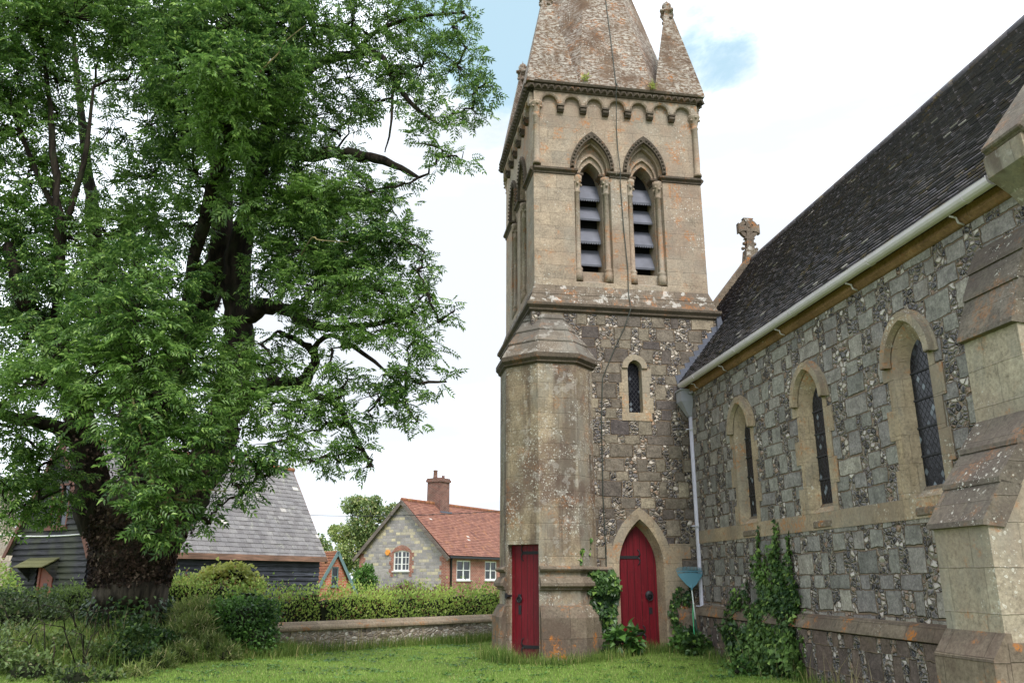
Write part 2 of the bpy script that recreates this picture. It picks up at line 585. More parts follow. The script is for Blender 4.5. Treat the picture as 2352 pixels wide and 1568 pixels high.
def m_rubble(name, cols, mort, row=.2, length=.38):
    g = G(name)
    P = g.pos()
    uv = g.vm('ADD', g.uv(), g.scale(g.vm('SUBTRACT', g.noise(P, 4, 3, .6, col=True), (.5, .5, .5)), (.08, .05, 0)))
    u, v, _ = g.sep(uv)
    vr = g.mul(v, 1 / row)
    ri, rv = g.floor(vr), g.fract(vr)
    uu = g.add(g.mul(u, 1 / length), g.mul(g.wn(g.comb(ri, 2.2, .5)), 5.0))
    uu = g.add(uu, g.mul(g.math('SINE', g.mul(uu, 2.3)), .2))
    ci, ru = g.floor(uu), g.fract(uu)
    jd = g.mn(g.mul(g.mn(ru, g.sub(1.0, ru)), length), g.mul(g.mn(rv, g.sub(1.0, rv)), row))
    c = g.ramp(g.wn(g.comb(ci, ri, 4.4)), [(k / (len(cols) - 1), lin(*x)) for k, x in enumerate(cols)])
    f = g.noise(P, 16, 5, .7)
    c = g.mix(1.0, c, g.ramp(f, [(.3, (.72, .72, .72)), (.7, (1.22, 1.22, 1.22))]), 'MULTIPLY')
    jm = g.smooth(jd, .018, .006)
    c = g.mix(jm, c, lin(*mort))
    return g.done(c, .92, g.bump(g.sub(g.mul(f, .4), jm), .6, .02), .2)


def m_wood(name, c1, c2, lich=None, along=0):
    g = G(name)
    P = g.pos()
    st = g.noise(g.scale(g.uv(), (1.2, 22, 1)), 1.0, 6, .65)
    i = g.island()
    c = g.mix(g.smooth(st, .35, .68), lin(*c1), lin(*c2))
    c = g.mix(1.0, c, g.ramp(i, [(0, (.7, .7, .72)), (1, (1.3, 1.3, 1.28))]), 'MULTIPLY')
    c = g.mix(1.0, c, g.ramp(g.noise(P, 1.2, 4), [(.3, (.75,) * 3), (.7, (1.3,) * 3)]), 'MULTIPLY')
    if lich:
        c = g.mix(g.mul(g.smooth(g.noise(P, .7, 5, .6), .47, .64), .6), c, lin(*lich))
    return g.done(c, .72, g.bump(st, .3, .01), .35)


def m_leaf(name, dark, light, tip=None, transl=.35, patch=.8, rough=.45, spec=.4, dead=None):
    g = G(name)
    i = g.island()
    P = g.pos()
    k = g.add(g.mul(i, .55), g.mul(g.smooth(g.noise(P, patch, 3), .3, .7), .45))
    c = g.ramp(k, [(.2, lin(*dark)), (.85, lin(*light))])
    if tip:
        c = g.mix(g.smooth(g.wn(g.comb(g.mul(i, 777.0), 1, 2)), .86, .95), c, lin(*tip))
    if dead:
        c = g.mix(g.smooth(g.wn(g.comb(g.mul(i, 333.0), 5, 2)), .9, .93), c, lin(*dead))
    return g.done(c, rough, None, spec, transl=transl)


def m_bark(name, c1, c2, moss=None):
    g = G(name)
    P = g.pos()
    s = g.noise(g.scale(P, (9, 9, 1.6)), 1.0, 6, .65)
    c = g.mix(g.smooth(s, .35, .65), lin(*c1), lin(*c2))
    if moss:
        c = g.mix(g.mul(g.smooth(g.noise(P, 2.3, 4), .5, .65), .6), c, lin(*moss))
    return g.done(c, .95, g.bump(s, 1.0, .04), .15)


def m_glass(name, sx=.085, sy=.115, base=(15, 17, 24), lead=(38, 38, 42), bits=.1):
    """old leaded lights in a diamond lattice"""
    g = G(name)
    u, v, _ = g.sep(g.uv())
    a = g.add(g.mul(u, 1 / sx), g.mul(v, 1 / sy))
    b = g.sub(g.mul(u, 1 / sx), g.mul(v, 1 / sy))
    fa, fb = g.fract(a), g.fract(b)
    e = g.mn(g.mn(fa, g.sub(1.0, fa)), g.mn(fb, g.sub(1.0, fb)))
    r = g.wn(g.comb(g.floor(a), g.floor(b), 1.0))
    c = g.mix(g.smooth(r, 1 - bits, 1.0), lin(*base), lin(120, 128, 136))
    lm = g.smooth(e, .11, .05)
    c = g.mix(lm, c, lin(*lead))
    return g.done(c, g.add(.24, g.mul(lm, .5)), g.bump(g.add(r, g.noise(g.pos(), 8, 2)), .25, .02), .3)


def m_grass(name, a, b, c3, tip=None):
    g = G(name)
    P = g.pos()
    i = g.island()
    k = g.add(g.mul(i, .45), g.mul(g.noise(P, .55, 5, .6), .7))
    c = g.ramp(k, [(.25, lin(*a)), (.55, lin(*b)), (.9, lin(*c3))])
    if tip:
        c = g.mix(g.smooth(g.wn(g.comb(g.mul(i, 517.0), 5, 2)), .93, .96), c, lin(*tip))
    return g.done(c, .6, None, .25, transl=.3)


BLK = (lin(124, 122, 119), lin(150, 147, 140), lin(134, 129, 129), lin(170, 164, 153))
M = {}
M['flint_nave'] = m_flint('knapped flint and greensand', BLK, per=.58, seed=2.0, base_red=.75)
M['flint_tower'] = m_flint('flint and stone of the tower', (lin(98, 91, 88), lin(134, 126, 114), lin(88, 82, 84), lin(160, 150, 134)), per=.58, seed=5.0, tint=(1.0, .97, .92, 1))
M['belfry'] = m_ashlar('limestone ashlar of the belfry', (174, 158, 138), (160, 148, 132), stain=.5, stain_col=(132, 110, 94), white=.75, orange=.3, dark=.25, seed=1, joint=.14, grey=.3)
M['belfry_side'] = M['belfry']
M['setoff'] = m_ashlar('lichened set-off stone', (128, 116, 102), (112, 102, 92), stain=.6, stain_col=(84, 72, 64), white=.95, orange=.3, dark=.5, seed=2, row=.22, blotch=.55)
M['cap'] = m_ashlar('grey weathered cap stone', (128, 118, 106), (110, 104, 96), stain=.6, stain_col=(84, 76, 70), white=.9, orange=.1, dark=.55, seed=15, row=.3, joint=.2, grey=.5, blotch=.25)
M['spire'] = m_ashlar('lichened spire stone', (120, 100, 82), (106, 88, 74), stain=.5, stain_col=(90, 68, 54), white=.9, orange=.3, dark=.3, seed=3, row=.26, scaly=.9, joint=.3)
M['turret'] = m_ashlar('stained limestone of the turret', (166, 150, 126), (150, 138, 118), stain=.8, stain_col=(100, 82, 74), white=1.3, orange=.14, dark=.45, seed=4, grey=.6, streak=.6, joint=.2, blotch=.22)
M['trim'] = m_ashlar('dressed limestone trim', (178, 160, 134), (164, 148, 126), stain=.6, stain_col=(124, 108, 92), white=.6, orange=.3, dark=.3, seed=5, joint=.09, grey=.45, row=.36, length=.5)
M['string'] = m_ashlar('weathered moulding stone', (104, 94, 82), (90, 82, 72), stain=.4, stain_col=(62, 56, 50), white=.2, orange=.15, dark=.5, seed=6, joint=.2)
M['plinth'] = m_ashlar('rusty lichened plinth stone', (134, 122, 106), (116, 106, 94), stain=.6, stain_col=(86, 70, 62), white=.5, orange=.8, dark=.4, seed=7, row=.4, length=.55)
M['base_stone'] = m_flint('purple brown base stones', (lin(104, 90, 84), lin(120, 106, 96), lin(94, 84, 82), lin(134, 118, 104)), row=.27, per=.42, seed=12.0)
M['buttress'] = m_ashlar('buttress ashlar', (178, 168, 148), (164, 154, 136), stain=.45, stain_col=(126, 108, 94), white=.5, orange=.3, dark=.25, seed=8, row=.4, length=.5, joint=.22, grey=.5)
M['weather'] = m_ashlar('lichened weathering stone', (122, 114, 102), (106, 100, 92), stain=.6, stain_col=(80, 70, 66), white=.6, orange=.14, dark=.6, seed=9, joint=.1)
M['cornice'] = m_ashlar('ochre eaves stone', (160, 128, 96), (142, 112, 84), stain=.5, stain_col=(112, 86, 62), white=.1, orange=.15, dark=.2, seed=10, row=.6, length=.8)
M['nave_tile'] = m_tiles('dark nave roof tiles', [(88, 86, 92), (98, 95, 100), (82, 80, 86), (104, 100, 102), (92, 88, 92), (98, 90, 88)], lichen=(150, 128, 70), lich_amt=.6, spots=.012)
M['red_tile'] = m_tiles('red clay roof tiles', [(128, 86, 72), (138, 96, 80), (116, 78, 68), (146, 104, 88), (130, 88, 72)], lichen=(196, 140, 70), lich_amt=.45, spots=.004)
M['red_ridge'] = m_tiles('mossy orange ridge tiles', [(140, 92, 66), (128, 80, 60), (150, 106, 72)], lichen=(170, 126, 66), lich_amt=.7)
M['slate'] = m_tiles('grey barn slates', [(112, 108, 108), (124, 121, 121), (104, 100, 100), (132, 129, 128)], lichen=(176, 176, 160), lich_amt=.5, rough=.6, spots=.01)
M['lead'] = m_plain('dull lead sheet', (84, 88, 100), .6, .2, 5, .4, .1)
M['gutter'] = m_plain('pale grey gutter paint', (214, 206, 214), .75, .08, 4, .15)
M['pipe'] = m_plain('lilac white pipe paint', (196, 194, 206), .4, .1, 5, .5)
M['hopper'] = m_plain('grey hopper paint', (160, 160, 168), .65, .08, 5, .25)
M['black'] = m_plain('wrought iron', (26, 26, 30), .55, .2, 20, .5)
M['wire'] = m_plain('tarnished conductor tape', (66, 70, 64), .6, .3, 3, .3)
M['louver'] = m_plain('slate louvre board', (104, 106, 116), .6, .22, 3, .35, .3)
M['void'] = m_plain('dark interior', (16, 16, 18), .9, .1)
M['glass'] = m_glass('leaded window glass')
M['pane'] = m_plain('house window glass', (34, 40, 48), .12, .2, 2, .6)
M['white'] = m_plain('white window paint', (226, 226, 222), .5, .05)
M['teal'] = m_plain('grey green window paint', (96, 120, 122), .5, .08)
M['brown_paint'] = m_plain('faded brown paint', (94, 58, 46), .6, .15)
M['orange_door'] = m_plain('orange brown door paint', (128, 62, 44), .5, .15)


def m_door():
    g = G('deep red door paint')
    u, v, _ = g.sep(g.uv())
    pu = g.fract(g.mul(u, 1 / .145))
    gr = g.smooth(g.mn(pu, g.sub(1.0, pu)), .06, .022)
    P = g.pos()
    st = g.noise(g.scale(g.uv(), (26, 1.6, 1)), 1.0, 5, .6)
    c = g.mix(g.smooth(st, .3, .7), lin(92, 3, 18), lin(114, 6, 26))
    c = g.mix(g.mul(g.smooth(g.noise(P, 3, 5), .55, .7), .3), c, lin(78, 10, 20))
    c = g.mix(g.mul(gr, .75), c, lin(44, 4, 10))
    z = g.sep(P)[2]
    c = g.mix(g.mul(g.smooth(g.noise(P, 9, 5, .7), .58, .7), .25), c, lin(150, 70, 66))
    c = g.mix(g.mul(g.smooth(g.add(z, g.mul(g.noise(P, 6, 4), .5)), .62, .3), .55), c, lin(96, 70, 62))
    return g.done(c, .5, g.bump(g.sub(g.mul(st, .15), gr), .5, .012), .4)


M['red_door'] = m_door()
M['bark'] = m_bark('dark ash bark', (26, 22, 20), (60, 52, 46), (50, 54, 38))
M['twig'] = m_bark('grey yellow twig bark', (104, 98, 76), (140, 128, 88))
M['trunk_bark'] = m_bark('fibrous trunk bark', (44, 40, 36), (88, 80, 70))
M['ash'] = m_leaf('ash leaflets', (60, 93, 48), (128, 164, 82), (166, 196, 108), .44, .5, .36, .5)
M['ash2'] = m_leaf('pale ash leaflets', (56, 92, 40), (104, 142, 58), None, .42, .5)
M['ivy'] = m_leaf('ivy leaves', (36, 60, 36), (84, 116, 58), (124, 154, 72), .2, 1.5, .4, .4)
M['ivy_wall'] = m_leaf('bright wall ivy leaves', (44, 72, 40), (104, 136, 66), (140, 168, 84), .25, 1.2, .45, .35)
M['dead_ivy'] = m_leaf('dead brown ivy leaves', (38, 30, 26), (82, 64, 54), (124, 106, 92), .1, 2.0, .8, .2)
M['hedge'] = m_leaf('hedge leaves', (120, 150, 68), (200, 220, 114), (216, 230, 138), .5, .7, dead=(140, 100, 72))
M['hop'] = m_leaf('yellow green climber leaves', (140, 154, 78), (206, 208, 118), (220, 206, 128), .4, 1.0)
M['bush'] = m_leaf('bush leaves', (46, 76, 42), (104, 146, 66), None, .3, .7)
M['bramble'] = m_leaf('undergrowth leaves', (52, 68, 44), (108, 130, 74), (134, 132, 96), .3, .6)
M['far_tree'] = m_leaf('distant tree leaves', (98, 124, 78), (172, 188, 116), (214, 206, 150), .35, .3)
M['rank_leaf'] = m_leaf('rank weeds', (84, 104, 52), (150, 166, 90), (204, 194, 144), .35, .9)
M['hedge_dark'] = m_leaf('darker hedge leaves', (62, 84, 44), (128, 150, 76), None, .35, .7)
M['core'] = m_plain('dark foliage core', (34, 38, 26), .95, .3, 8, .1)  # dark colour of the filler cores added inside hedges and bushes
M['turf'] = None


def m_turf():
    g = G('mown turf')
    P = g.pos()
    n = g.add(g.mul(g.noise(P, .35, 5, .6), .6), g.mul(g.noise(P, 6, 6, .7), .5))
    c = g.ramp(n, [(.38, lin(72, 84, 44)), (.55, lin(98, 116, 58)), (.72, lin(128, 144, 76))])
    return g.done(c, .95, g.bump(g.noise(P, 40, 4, .7), .7, .03), .1)


M['turf'] = m_turf()
M['grass'] = m_grass('lawn blades', (90, 120, 50), (124, 154, 70), (156, 184, 94), (178, 178, 118))
M['rank'] = m_grass('rank grass blades', (66, 92, 40), (102, 128, 58), (140, 154, 80), (190, 176, 124))
M['straw'] = m_grass('dry grass stems', (150, 140, 96), (180, 166, 120), (200, 188, 146))

# ------------------------------------------------------------------ ground
def sstep(x, a, b):
    t = np.clip((np.asarray(x, dtype=float) - a) / (b - a), 0, 1)
    return t * t * (3 - 2 * t)


def gh(x, y):
    """height of the churchyard ground"""
    x = np.asarray(x, dtype=float); y = np.asarray(y, dtype=float)
    z = .12 * sstep(y, 15.8, 17.4) * sstep(x, .7, 1.9)
    z = z + .5 * np.exp(-((x + 8.8) ** 2 / 7 + (y - 17.2) ** 2 / 5)) + .25 * sstep(x, -6.0, -9.0) * sstep(y, 12, 15)
    z = z + .015 * np.sin(x * 1.7 + y * .6) + .012 * np.sin(y * 2.3 - x)
    far = sstep(np.hypot(x, y - 20), 60, 300)
    return z * (1 - far) - .5 * far


gx = np.unique(np.concatenate([np.linspace(-900, -40, 12), np.linspace(-40, -14, 14), np.linspace(-14, 10, 81), np.linspace(10, 40, 14), np.linspace(40, 900, 12)]))
gy = np.unique(np.concatenate([np.linspace(-60, 8, 14), np.linspace(8, 26, 64), np.linspace(26, 60, 12), np.linspace(60, 1500, 14)]))
X, Y = np.meshgrid(gx, gy)
V = np.stack([X, Y, gh(X, Y)], -1).reshape(-1, 3)
nx, ny = len(gx), len(gy)
I = (np.arange(ny - 1)[:, None] * nx + np.arange(nx - 1)[None, :]).ravel()
lawn = link('ground', np_mesh('ground', V, np.stack([I, I + 1, I + nx + 1, I + nx], -1), M['turf'], True),
            label='mown green churchyard lawn', kind='structure')

# ------------------------------------------------------------------ the church
church = thing('church', 'flint and limestone church with spired tower, octagonal turret and dark tiled nave', 'church', frame(3.88, 17.72, 0))
CX, CY = -.05, 2.15          # tower axis in the tower frame


def face_xf(k, half):
    return Matrix.Translation((CX, CY, 0)) @ Matrix.Rotation(math.radians(90 * k), 4, 'Z') @ Matrix.Translation((0, -half, 0))


# tower body
door_o = op(.08, .48, 0.05, 1.72, 2.70)
door_i = op(.08, .40, 0.05, 1.72, 2.56)
win_o = op(.105, .16, 4.96, 5.95, 6.13)
win_i = op(.105, .145, 4.98, 5.95, 6.11)
b = MB()
b.wall(-2.2, 2.1, -.3, 7.25, [door_o, win_o])
b.poly(((2.1, 0, -.3), (2.1, 4.3, -.3), (2.1, 4.3, 7.25), (2.1, 0, 7.25)))
b.poly(((2.1, 4.3, -.3), (-2.2, 4.3, -.3), (-2.2, 4.3, 7.25), (2.1, 4.3, 7.25)))
b.poly(((-2.2, 4.3, -.3), (-2.2, 0, -.3), (-2.2, 0, 7.25), (-2.2, 4.3, 7.25)))
tower = b.build('tower', M['flint_tower'], church, FT)
b = MB()
b.reveal(door_o, -.012, door_i, .3)
b.arch_ring(door_o, grow(door_o, .2, .24), -.014, 0)
for z0, z1, wl_, wr in ((0, .45, .14, .2), (.45, .85, .2, .3), (.85, 1.2, .13, .2), (1.2, 1.55, .2, .34), (1.55, 1.9, .16, .22), (1.9, 2.2, .12, .42)):
    b.box(door_o['cx'] - .66 - wl_ * .6, door_o['cx'] - .62, -.012, .02, z0, z1)
    b.box(door_o['cx'] + .62, door_o['cx'] + .66 + wr, -.012, .02, z0, z1)
b.build('door_surround', M['trim'], tower, FT)
b = MB()
b.reveal(win_o, -.014, win_i, .16)
b.arch_ring(win_o, grow(win_o, .13, .13), -.05, 0, legs=False)
for z0, z1, wl_, wr in ((4.78, 4.96, .16, .2), (4.96, 5.3, .15, .24), (5.3, 5.62, .2, .17), (5.62, 5.95, .14, .22)):
    if z0 < 4.9:
        b.box(win_o['cx'] - .16 - wl_, win_o['cx'] + .16 + wr, -.014, .02, z0, z1)
    else:
        b.box(win_o['cx'] - .16 - wl_, win_o['cx'] - .16, -.014, .02, z0, z1)
        b.box(win_o['cx'] + .16, win_o['cx'] + .16 + wr, -.014, .02, z0, z1)
tw_ = b.build('tower_window', M['trim'], church, FT)
b = MB()
b.poly([(x, .15, z) for x, z in outline(win_i)])
b.build('pane', M['glass'], tw_, FT)

# string course with set-off above
sq = [(-2.2, 0), (2.1, 0), (2.1, 4.3), (-2.2, 4.3)]
b = MB()
b.sweep(sq, [(0, 7.16), (.05, 7.2), (.05, 7.24), (.11, 7.3), (.11, 7.36), (.05, 7.375)], True)
b.build('string_course', M['string'], tower, FT)
b = MB()
b.sweep(sq, [(.05, 7.376), (-.03, 7.6), (-.02, 7.605), (-.1, 7.84)], True)
b.build('set_off', M['setoff'], tower, FT)

# belfry stage: four faces alike
belfry_o = [op(cx, .44, 7.95, 10.8, 11.6) for cx in (-.645, .645)]
belfry_i = [op(cx, .275, 8.28, 10.62, 11.08) for cx in (-.645, .645)]
b = MB()
for k in range(4):
    b.xf = face_xf(k, 2.05)
    b.wall(-2.05, 2.05, 7.8, 12.95, belfry_o)
b.xf = None
belfry = b.build('belfry', M['belfry'], church, FT)
b2 = MB(); b3 = MB()
for k in range(4):
    b2.xf = b3.xf = face_xf(k, 2.05)
    # impost string, breaking round the openings
    prof = [(0, 10.62), (.03, 10.64), (.03, 10.67), (.1, 10.71), (.1, 10.76), (0, 10.8)]
    o0, o1 = belfry_o
    for run in ([(-2.05, 0), (o0['cx'] - .44, 0), (o0['cx'] - .44, .19), (o0['cx'] - .27, .19), (o0['cx'] - .27, .4)],
                [(o0['cx'] + .27, .4), (o0['cx'] + .27, .19), (o0['cx'] + .44, .19), (o0['cx'] + .44, 0), (o1['cx'] - .44, 0), (o1['cx'] - .44, .19), (o1['cx'] - .27, .19), (o1['cx'] - .27, .4)],
                [(o1['cx'] + .27, .4), (o1['cx'] + .27, .19), (o1['cx'] + .44, .19), (o1['cx'] + .44, 0), (2.05, 0)]):
        b = MB(face_xf(k, 2.05))
        b.sweep(run, [(0, 10.60), (.025, 10.62), (.025, 10.66), (.085, 10.7), (.085, 10.75), (0, 10.79)])
        b.build('impost_string', M['string'], belfry, FT)
    # corbel table: slab with seven arches on corbels
    n, bw, r0 = 7, 3.9 / 7, .19
    pts = [(-2.05, 12.76), (-2.05, 12.42), (-1.95, 12.42)]
    for i in range(n):
        c = -1.95 + bw * (i + .5)
        pts += [(c - r0 * math.cos(math.pi * j / 8), 12.46 + r0 * math.sin(math.pi * j / 8)) for j in range(9)]
        if i < n - 1:
            e = c + bw / 2
            pts += [(e - .085, 12.40), (e + .085, 12.40)]
    pts += [(1.95, 12.42), (2.05, 12.42), (2.05, 12.76)]
    up = 12.76
    for (xa, za), (xb, zb) in zip(pts, pts[1:]):
        if xb - xa > 1e-5:
            b2.poly(((xa, -.09, za), (xb, -.09, zb), (xb, -.09, up), (xa, -.09, up)))
        b2.poly(((xa, 0, za), (xb, 0, zb), (xb, -.09, zb), (xa, -.09, za)))
    for i in range(n):
        c = -1.95 + bw * (i + .5)
        A = [(c - (r0 + .035) * math.cos(math.pi * j / 8), -.115, 12.46 + (r0 + .035) * math.sin(math.pi * j / 8)) for j in range(9)]
        B = [(c - r0 * math.cos(math.pi * j / 8), -.092, 12.46 + r0 * math.sin(math.pi * j / 8)) for j in range(9)]
        C = [(p[0] * 1.0, -.092, p[2]) for p in A]
        b2.strip(A, B); b2.strip(A, C)
        if i < n - 1:
            e = c + bw / 2
            b5 = MB(face_xf(k, 2.05))
            b5.box(e - .085, e + .085, -.125, 0, 12.37, 12.42)
            b5.box(e - .075, e + .075, -.075, 0, 12.24, 12.37)
            b5.tube([(e - .075, -.07, 12.31), (e + .075, -.07, 12.31)], .05, 8)
            b5.build('corbel', M['string'], belfry, FT)
    # cornice with nail-head
    b3.sweep([(-2.05, 0), (2.05, 0)], [(0, 12.72), (.12, 12.745), (.14, 12.77), (.15, 12.90), (.2, 12.905), (.22, 12.96), (0, 12.965)])
    m = 27
    for i in range(m):
        x = -2.2 + 4.4 * (i + .5) / m
        for za, zb, zc in ((12.775, 12.895, 12.82),):
            q = [(x - .075, -.151, za), (x + .075, -.151, za), (x + .075, -.151, zb), (x - .075, -.151, zb)]
            t_ = (x, -.235, zc)
            for a, c in ((0, 1), (1, 2), (2, 3), (3, 0)):
                b3.poly((q[a], q[c], t_))
    # corner nook shafts with foliate capitals
    for s_ in ((-1, 1) if k % 2 == 0 else ()):
        b4 = MB(face_xf(k, 2.05))
        x = s_ * 1.98
        b4.lathe((x, -.03, 0), [(.1, 10.8), (.1, 10.86), (.075, 10.9), (.07, 12.06), (.095, 12.1), (.07, 12.13), (.085, 12.2), (.13, 12.36), (.15, 12.4), (.15, 12.44)], 10)
        for j in range(7):
            a = math.pi * (j - 3) / 3.5 - math.pi / 2
            b4.lathe((x + .125 * math.cos(a), -.03 + .125 * math.sin(a), 12.3 + .06 * (j % 2)), [(.004, -.035), (.03, -.02), (.036, 0), (.03, .02), (.004, .035)], 6)
        b4.build('nook_shaft', M['belfry'], belfry, FT)
b2.build('corbel_table', M['belfry'], belfry, FT)
b3.build('cornice', M['string'], belfry, FT)

for k in range(4):
    for o, oi in zip(belfry_o, belfry_i):
        b = MB(face_xf(k, 2.05))
        b.reveal(o, 0, grow(o, -.05, -.05, 8.05), .2)
        b.wall(o['cx'] - .44, o['cx'] + .44, 7.95, 11.62, [oi], y=.2)
        b.reveal(oi, .2, grow(oi, -.02, -.02), .62)
        mid = op(o['cx'], .36, 10.72, 10.78, 11.42)
        b.arch_ring(op(o['cx'], .30, 10.7, 10.75, 11.22), op(o['cx'], .345, 10.7, 10.75, 11.29), .14, .2)
        # set back inner roll
        b.arch_ring(op(o['cx'], .385, 10.8, 10.8, 11.5), op(o['cx'], .42, 10.8, 10.8, 11.56), .08, .19, legs=False)
        win = b.build('belfry_window', M['belfry'], church, FT)
        b = MB(face_xf(k, 2.05))
        b.arch_ring(op(o['cx'], .44, 10.8, 10.8, 11.6), op(o['cx'], .53, 10.8, 10.8, 11.77), -.07, 0, legs=False)
        for s_ in (-1, 1):
            for j in range(11):
                x = o['cx'] + s_ * .485 * math.cos(math.pi / 2 * ((j + .3) / 11.3) ** 1.0)
                oo = op(o['cx'], .485, 10.8, 10.8, 11.685)
                z = archz(x, oo)
                c = Vector((x, -.078, z))
                R = .03
                for lat in range(3):
                    a0, a1 = math.pi / 2 * lat / 3, math.pi / 2 * (lat + 1) / 3
                    for q in range(6):
                        f = lambda a, h: c + Vector((R * math.cos(a) * math.cos(h), -R * math.sin(a) * .9, R * math.cos(a) * math.sin(h)))
                        h0, h1 = 2 * math.pi * q / 6, 2 * math.pi * (q + 1) / 6
                        b.poly((f(a0, h0), f(a0, h1), f(a1, h1), f(a1, h0)))
        b.build('hood_mould', M['string'], win, FT)
        for s_ in (-1, 1):
            b = MB(face_xf(k, 2.05))
            x = o['cx'] + s_ * .355
            b.lathe((x, .11, 0), [(.105, 8.0), (.105, 8.22), (.085, 8.25), (.1, 8.28), (.1, 8.31), (.066, 8.35), (.064, 10.2), (.085, 10.22), (.085, 10.25), (.066, 10.27), (.075, 10.36), (.115, 10.52), (.125, 10.55), (.13, 10.63)], 10)
            for j in range(8):
                a = 2 * math.pi * j / 8
                zz = 10.42 + .07 * (j % 2)
                b.lathe((x + .1 * math.cos(a), .11 + .1 * math.sin(a), zz), [(.004, -.04), (.026, -.025), (.034, 0), (.026, .025), (.004, .04)], 6)
            b.build('colonnette', M['belfry'], win, FT)
        for j in range(4):
            z = 8.5 + .56 * j
            b = MB(face_xf(k, 2.05))
            dz = .02 * ((j * 7 + k) % 3 - 1)
            b.prism(((o['cx'] - .262, .34, z + dz), (o['cx'] - .262, .57, z + .42), (o['cx'] - .262, .57, z + .47), (o['cx'] - .262, .33, z + .045 + dz)), (.524, 0, 0))
            if j % 2:
                for q in range(9):
                    b.box(o['cx'] - .25 + q * .058, o['cx'] - .22 + q * .058, .325, .345, z - .025 + dz, z + .02 + dz)
            b.build('louver', M['louver'], win, FT)
b = MB()
b.box(CX - 1.43, CX + 1.43, CY - 1.43, CY + 1.43, 7.9, 12.7)
b.build('bell_chamber_dark', M['void'], belfry, FT)  # black box stands in for the darkness behind the louvres

# spire: octagon rising through four corner pinnacles
SH, ZB, ZA = 2.24, 12.966, 21.0
def octv(r, z, c=(CX, CY)): return [(c[0] + r / math.cos(math.pi / 8) * math.cos(math.radians(22.5 + 45 * k)), c[1] + r / math.cos(math.pi / 8) * math.sin(math.radians(22.5 + 45 * k)), z) for k in range(8)]
b = MB()
lv = [0, .25, .5, .75, .985]
rings = [octv(SH * (1 - t), ZB + (ZA - ZB) * t) for t in lv]
for A, B in zip(rings, rings[1:]):
    for k in range(8):
        b.poly((A[k], A[(k + 1) % 8], B[(k + 1) % 8], B[k]))
b.box(CX - SH, CX + SH, CY - SH, CY + SH, ZB - .03, ZB + .012)
spire = b.build('spire', M['spire'], church, FT)
for k in range(4):
    xf = Matrix.Translation((CX, CY, 0)) @ Matrix.Rotation(math.radians(90 * k), 4, 'Z')
    b = MB(xf)
    c = .4142 * SH
    P0, P1, P2, T = (-SH, -SH, ZB + .013), (-c - .02, -SH, ZB + .013), (-SH, -c - .02, ZB + .013), Vector((-1.63, -1.63, 16.2))
    n_ = 5
    for A_, B_ in ((P0, P1), (P2, P0), (P1, P2)):
        for i in range(n_):
            a0, a1 = Vector(A_).lerp(T, i / n_), Vector(B_).lerp(T, i / n_)
            c0, c1 = Vector(A_).lerp(T, (i + 1) / n_), Vector(B_).lerp(T, (i + 1) / n_)
            if i == n_ - 1:
                b.poly((a0, a1, c0))
            else:
                b.poly((a0, a1, c1, c0))
    f = (T.x, T.y, 0)
    b.lathe(f, [(.10, 15.5), (.13, 15.54), (.1, 15.58), (.085, 15.62), (.085, 15.66), (.13, 15.7), (.17, 15.76), (.18, 15.8), (.11, 15.84), (.1, 15.88), (.13, 15.93), (.13, 15.98), (.09, 16.05), (.01, 16.09)], 8)
    for j in range(4):
        a = math.pi / 2 * j + .4
        b.lathe((T.x + .16 * math.cos(a), T.y + .16 * math.sin(a), 15.77), [(.005, -.07), (.07, -.03), (.075, .02), (.005, .06)], 6)
        b.lathe((T.x + .14 * math.cos(a), T.y + .14 * math.sin(a), 15.54), [(.005, -.05), (.05, -.02), (.05, .03), (.005, .06)], 6)
    b.build('corner_pinnacle', M['spire'], spire, FT)

# stair turret
TC, TR = (-1.75, .52), .99
ov = octv(TR, 0, TC)
def tface(phi):
    """matrix of a turret face: x along it, y inwards"""
    t = Vector((-math.sin(phi), math.cos(phi), 0)); inw = Vector((-math.cos(phi), -math.sin(phi), 0))
    a0 = phi - math.pi / 8
    o = Vector((TC[0] + TR / math.cos(math.pi / 8) * math.cos(a0), TC[1] + TR / math.cos(math.pi / 8) * math.sin(a0), 0))
    m = Matrix.Identity(4)
    m.col[0] = (*t, 0); m.col[1] = (*inw, 0); m.col[2] = (0, 0, 1, 0); m.col[3] = (*o, 1)
    return m
FA = 2 * TR * math.tan(math.pi / 8)
tdoor = op(FA - .40, .38, -.05, 2.16, 2.16)
b = MB()
for k in range(8):
    b.xf = tface(math.radians(45 * k))
    if k == 5:
        b.wall(0, FA, -.3, 5.95, [tdoor], nseg=2)
        x0, x1 = tdoor['cx'] - .38, tdoor['cx'] + .38
        b.poly(((x0, 0, -.1), (x0, .26, -.1), (x0, .26, 2.16), (x0, 0, 2.16)))
        b.poly(((x1, 0, -.1), (x1, 0, 2.16), (x1, .26, 2.16), (x1, .26, -.1)))
        b.poly(((x0, 0, 2.16), (x0, .26, 2.16), (x1, .26, 2.16), (x1, 0, 2.16)))
    elif k == 7:
        sl_ = op(FA * .62, .035, 3.55, 4.0, 4.0)
        b.wall(0, FA, -.3, 5.95, [sl_], nseg=2)
        b.reveal(sl_, 0, sl_, .2, 2)
    else:
        b.wall(0, FA, -.3, 5.95)
turret = b.build('stair_turret', M['turret'], church, FT)
b = MB(tface(math.radians(315)))
b.poly(((FA * .62 - .05, .19, 3.5), (FA * .62 + .05, .19, 3.5), (FA * .62 + .05, .19, 4.05), (FA * .62 - .05, .19, 4.05)))
b.build('slit_dark', M['void'], turret, FT)  # near-black sheet painted as the unlit depth of the opening
b = MB()
oc2 = [(p[0], p[1]) for p in ov]
b.sweep(oc2, [(0, 5.86), (.05, 5.9), (.05, 5.93), (.1, 5.99), (.1, 6.08), (.06, 6.1)], True)
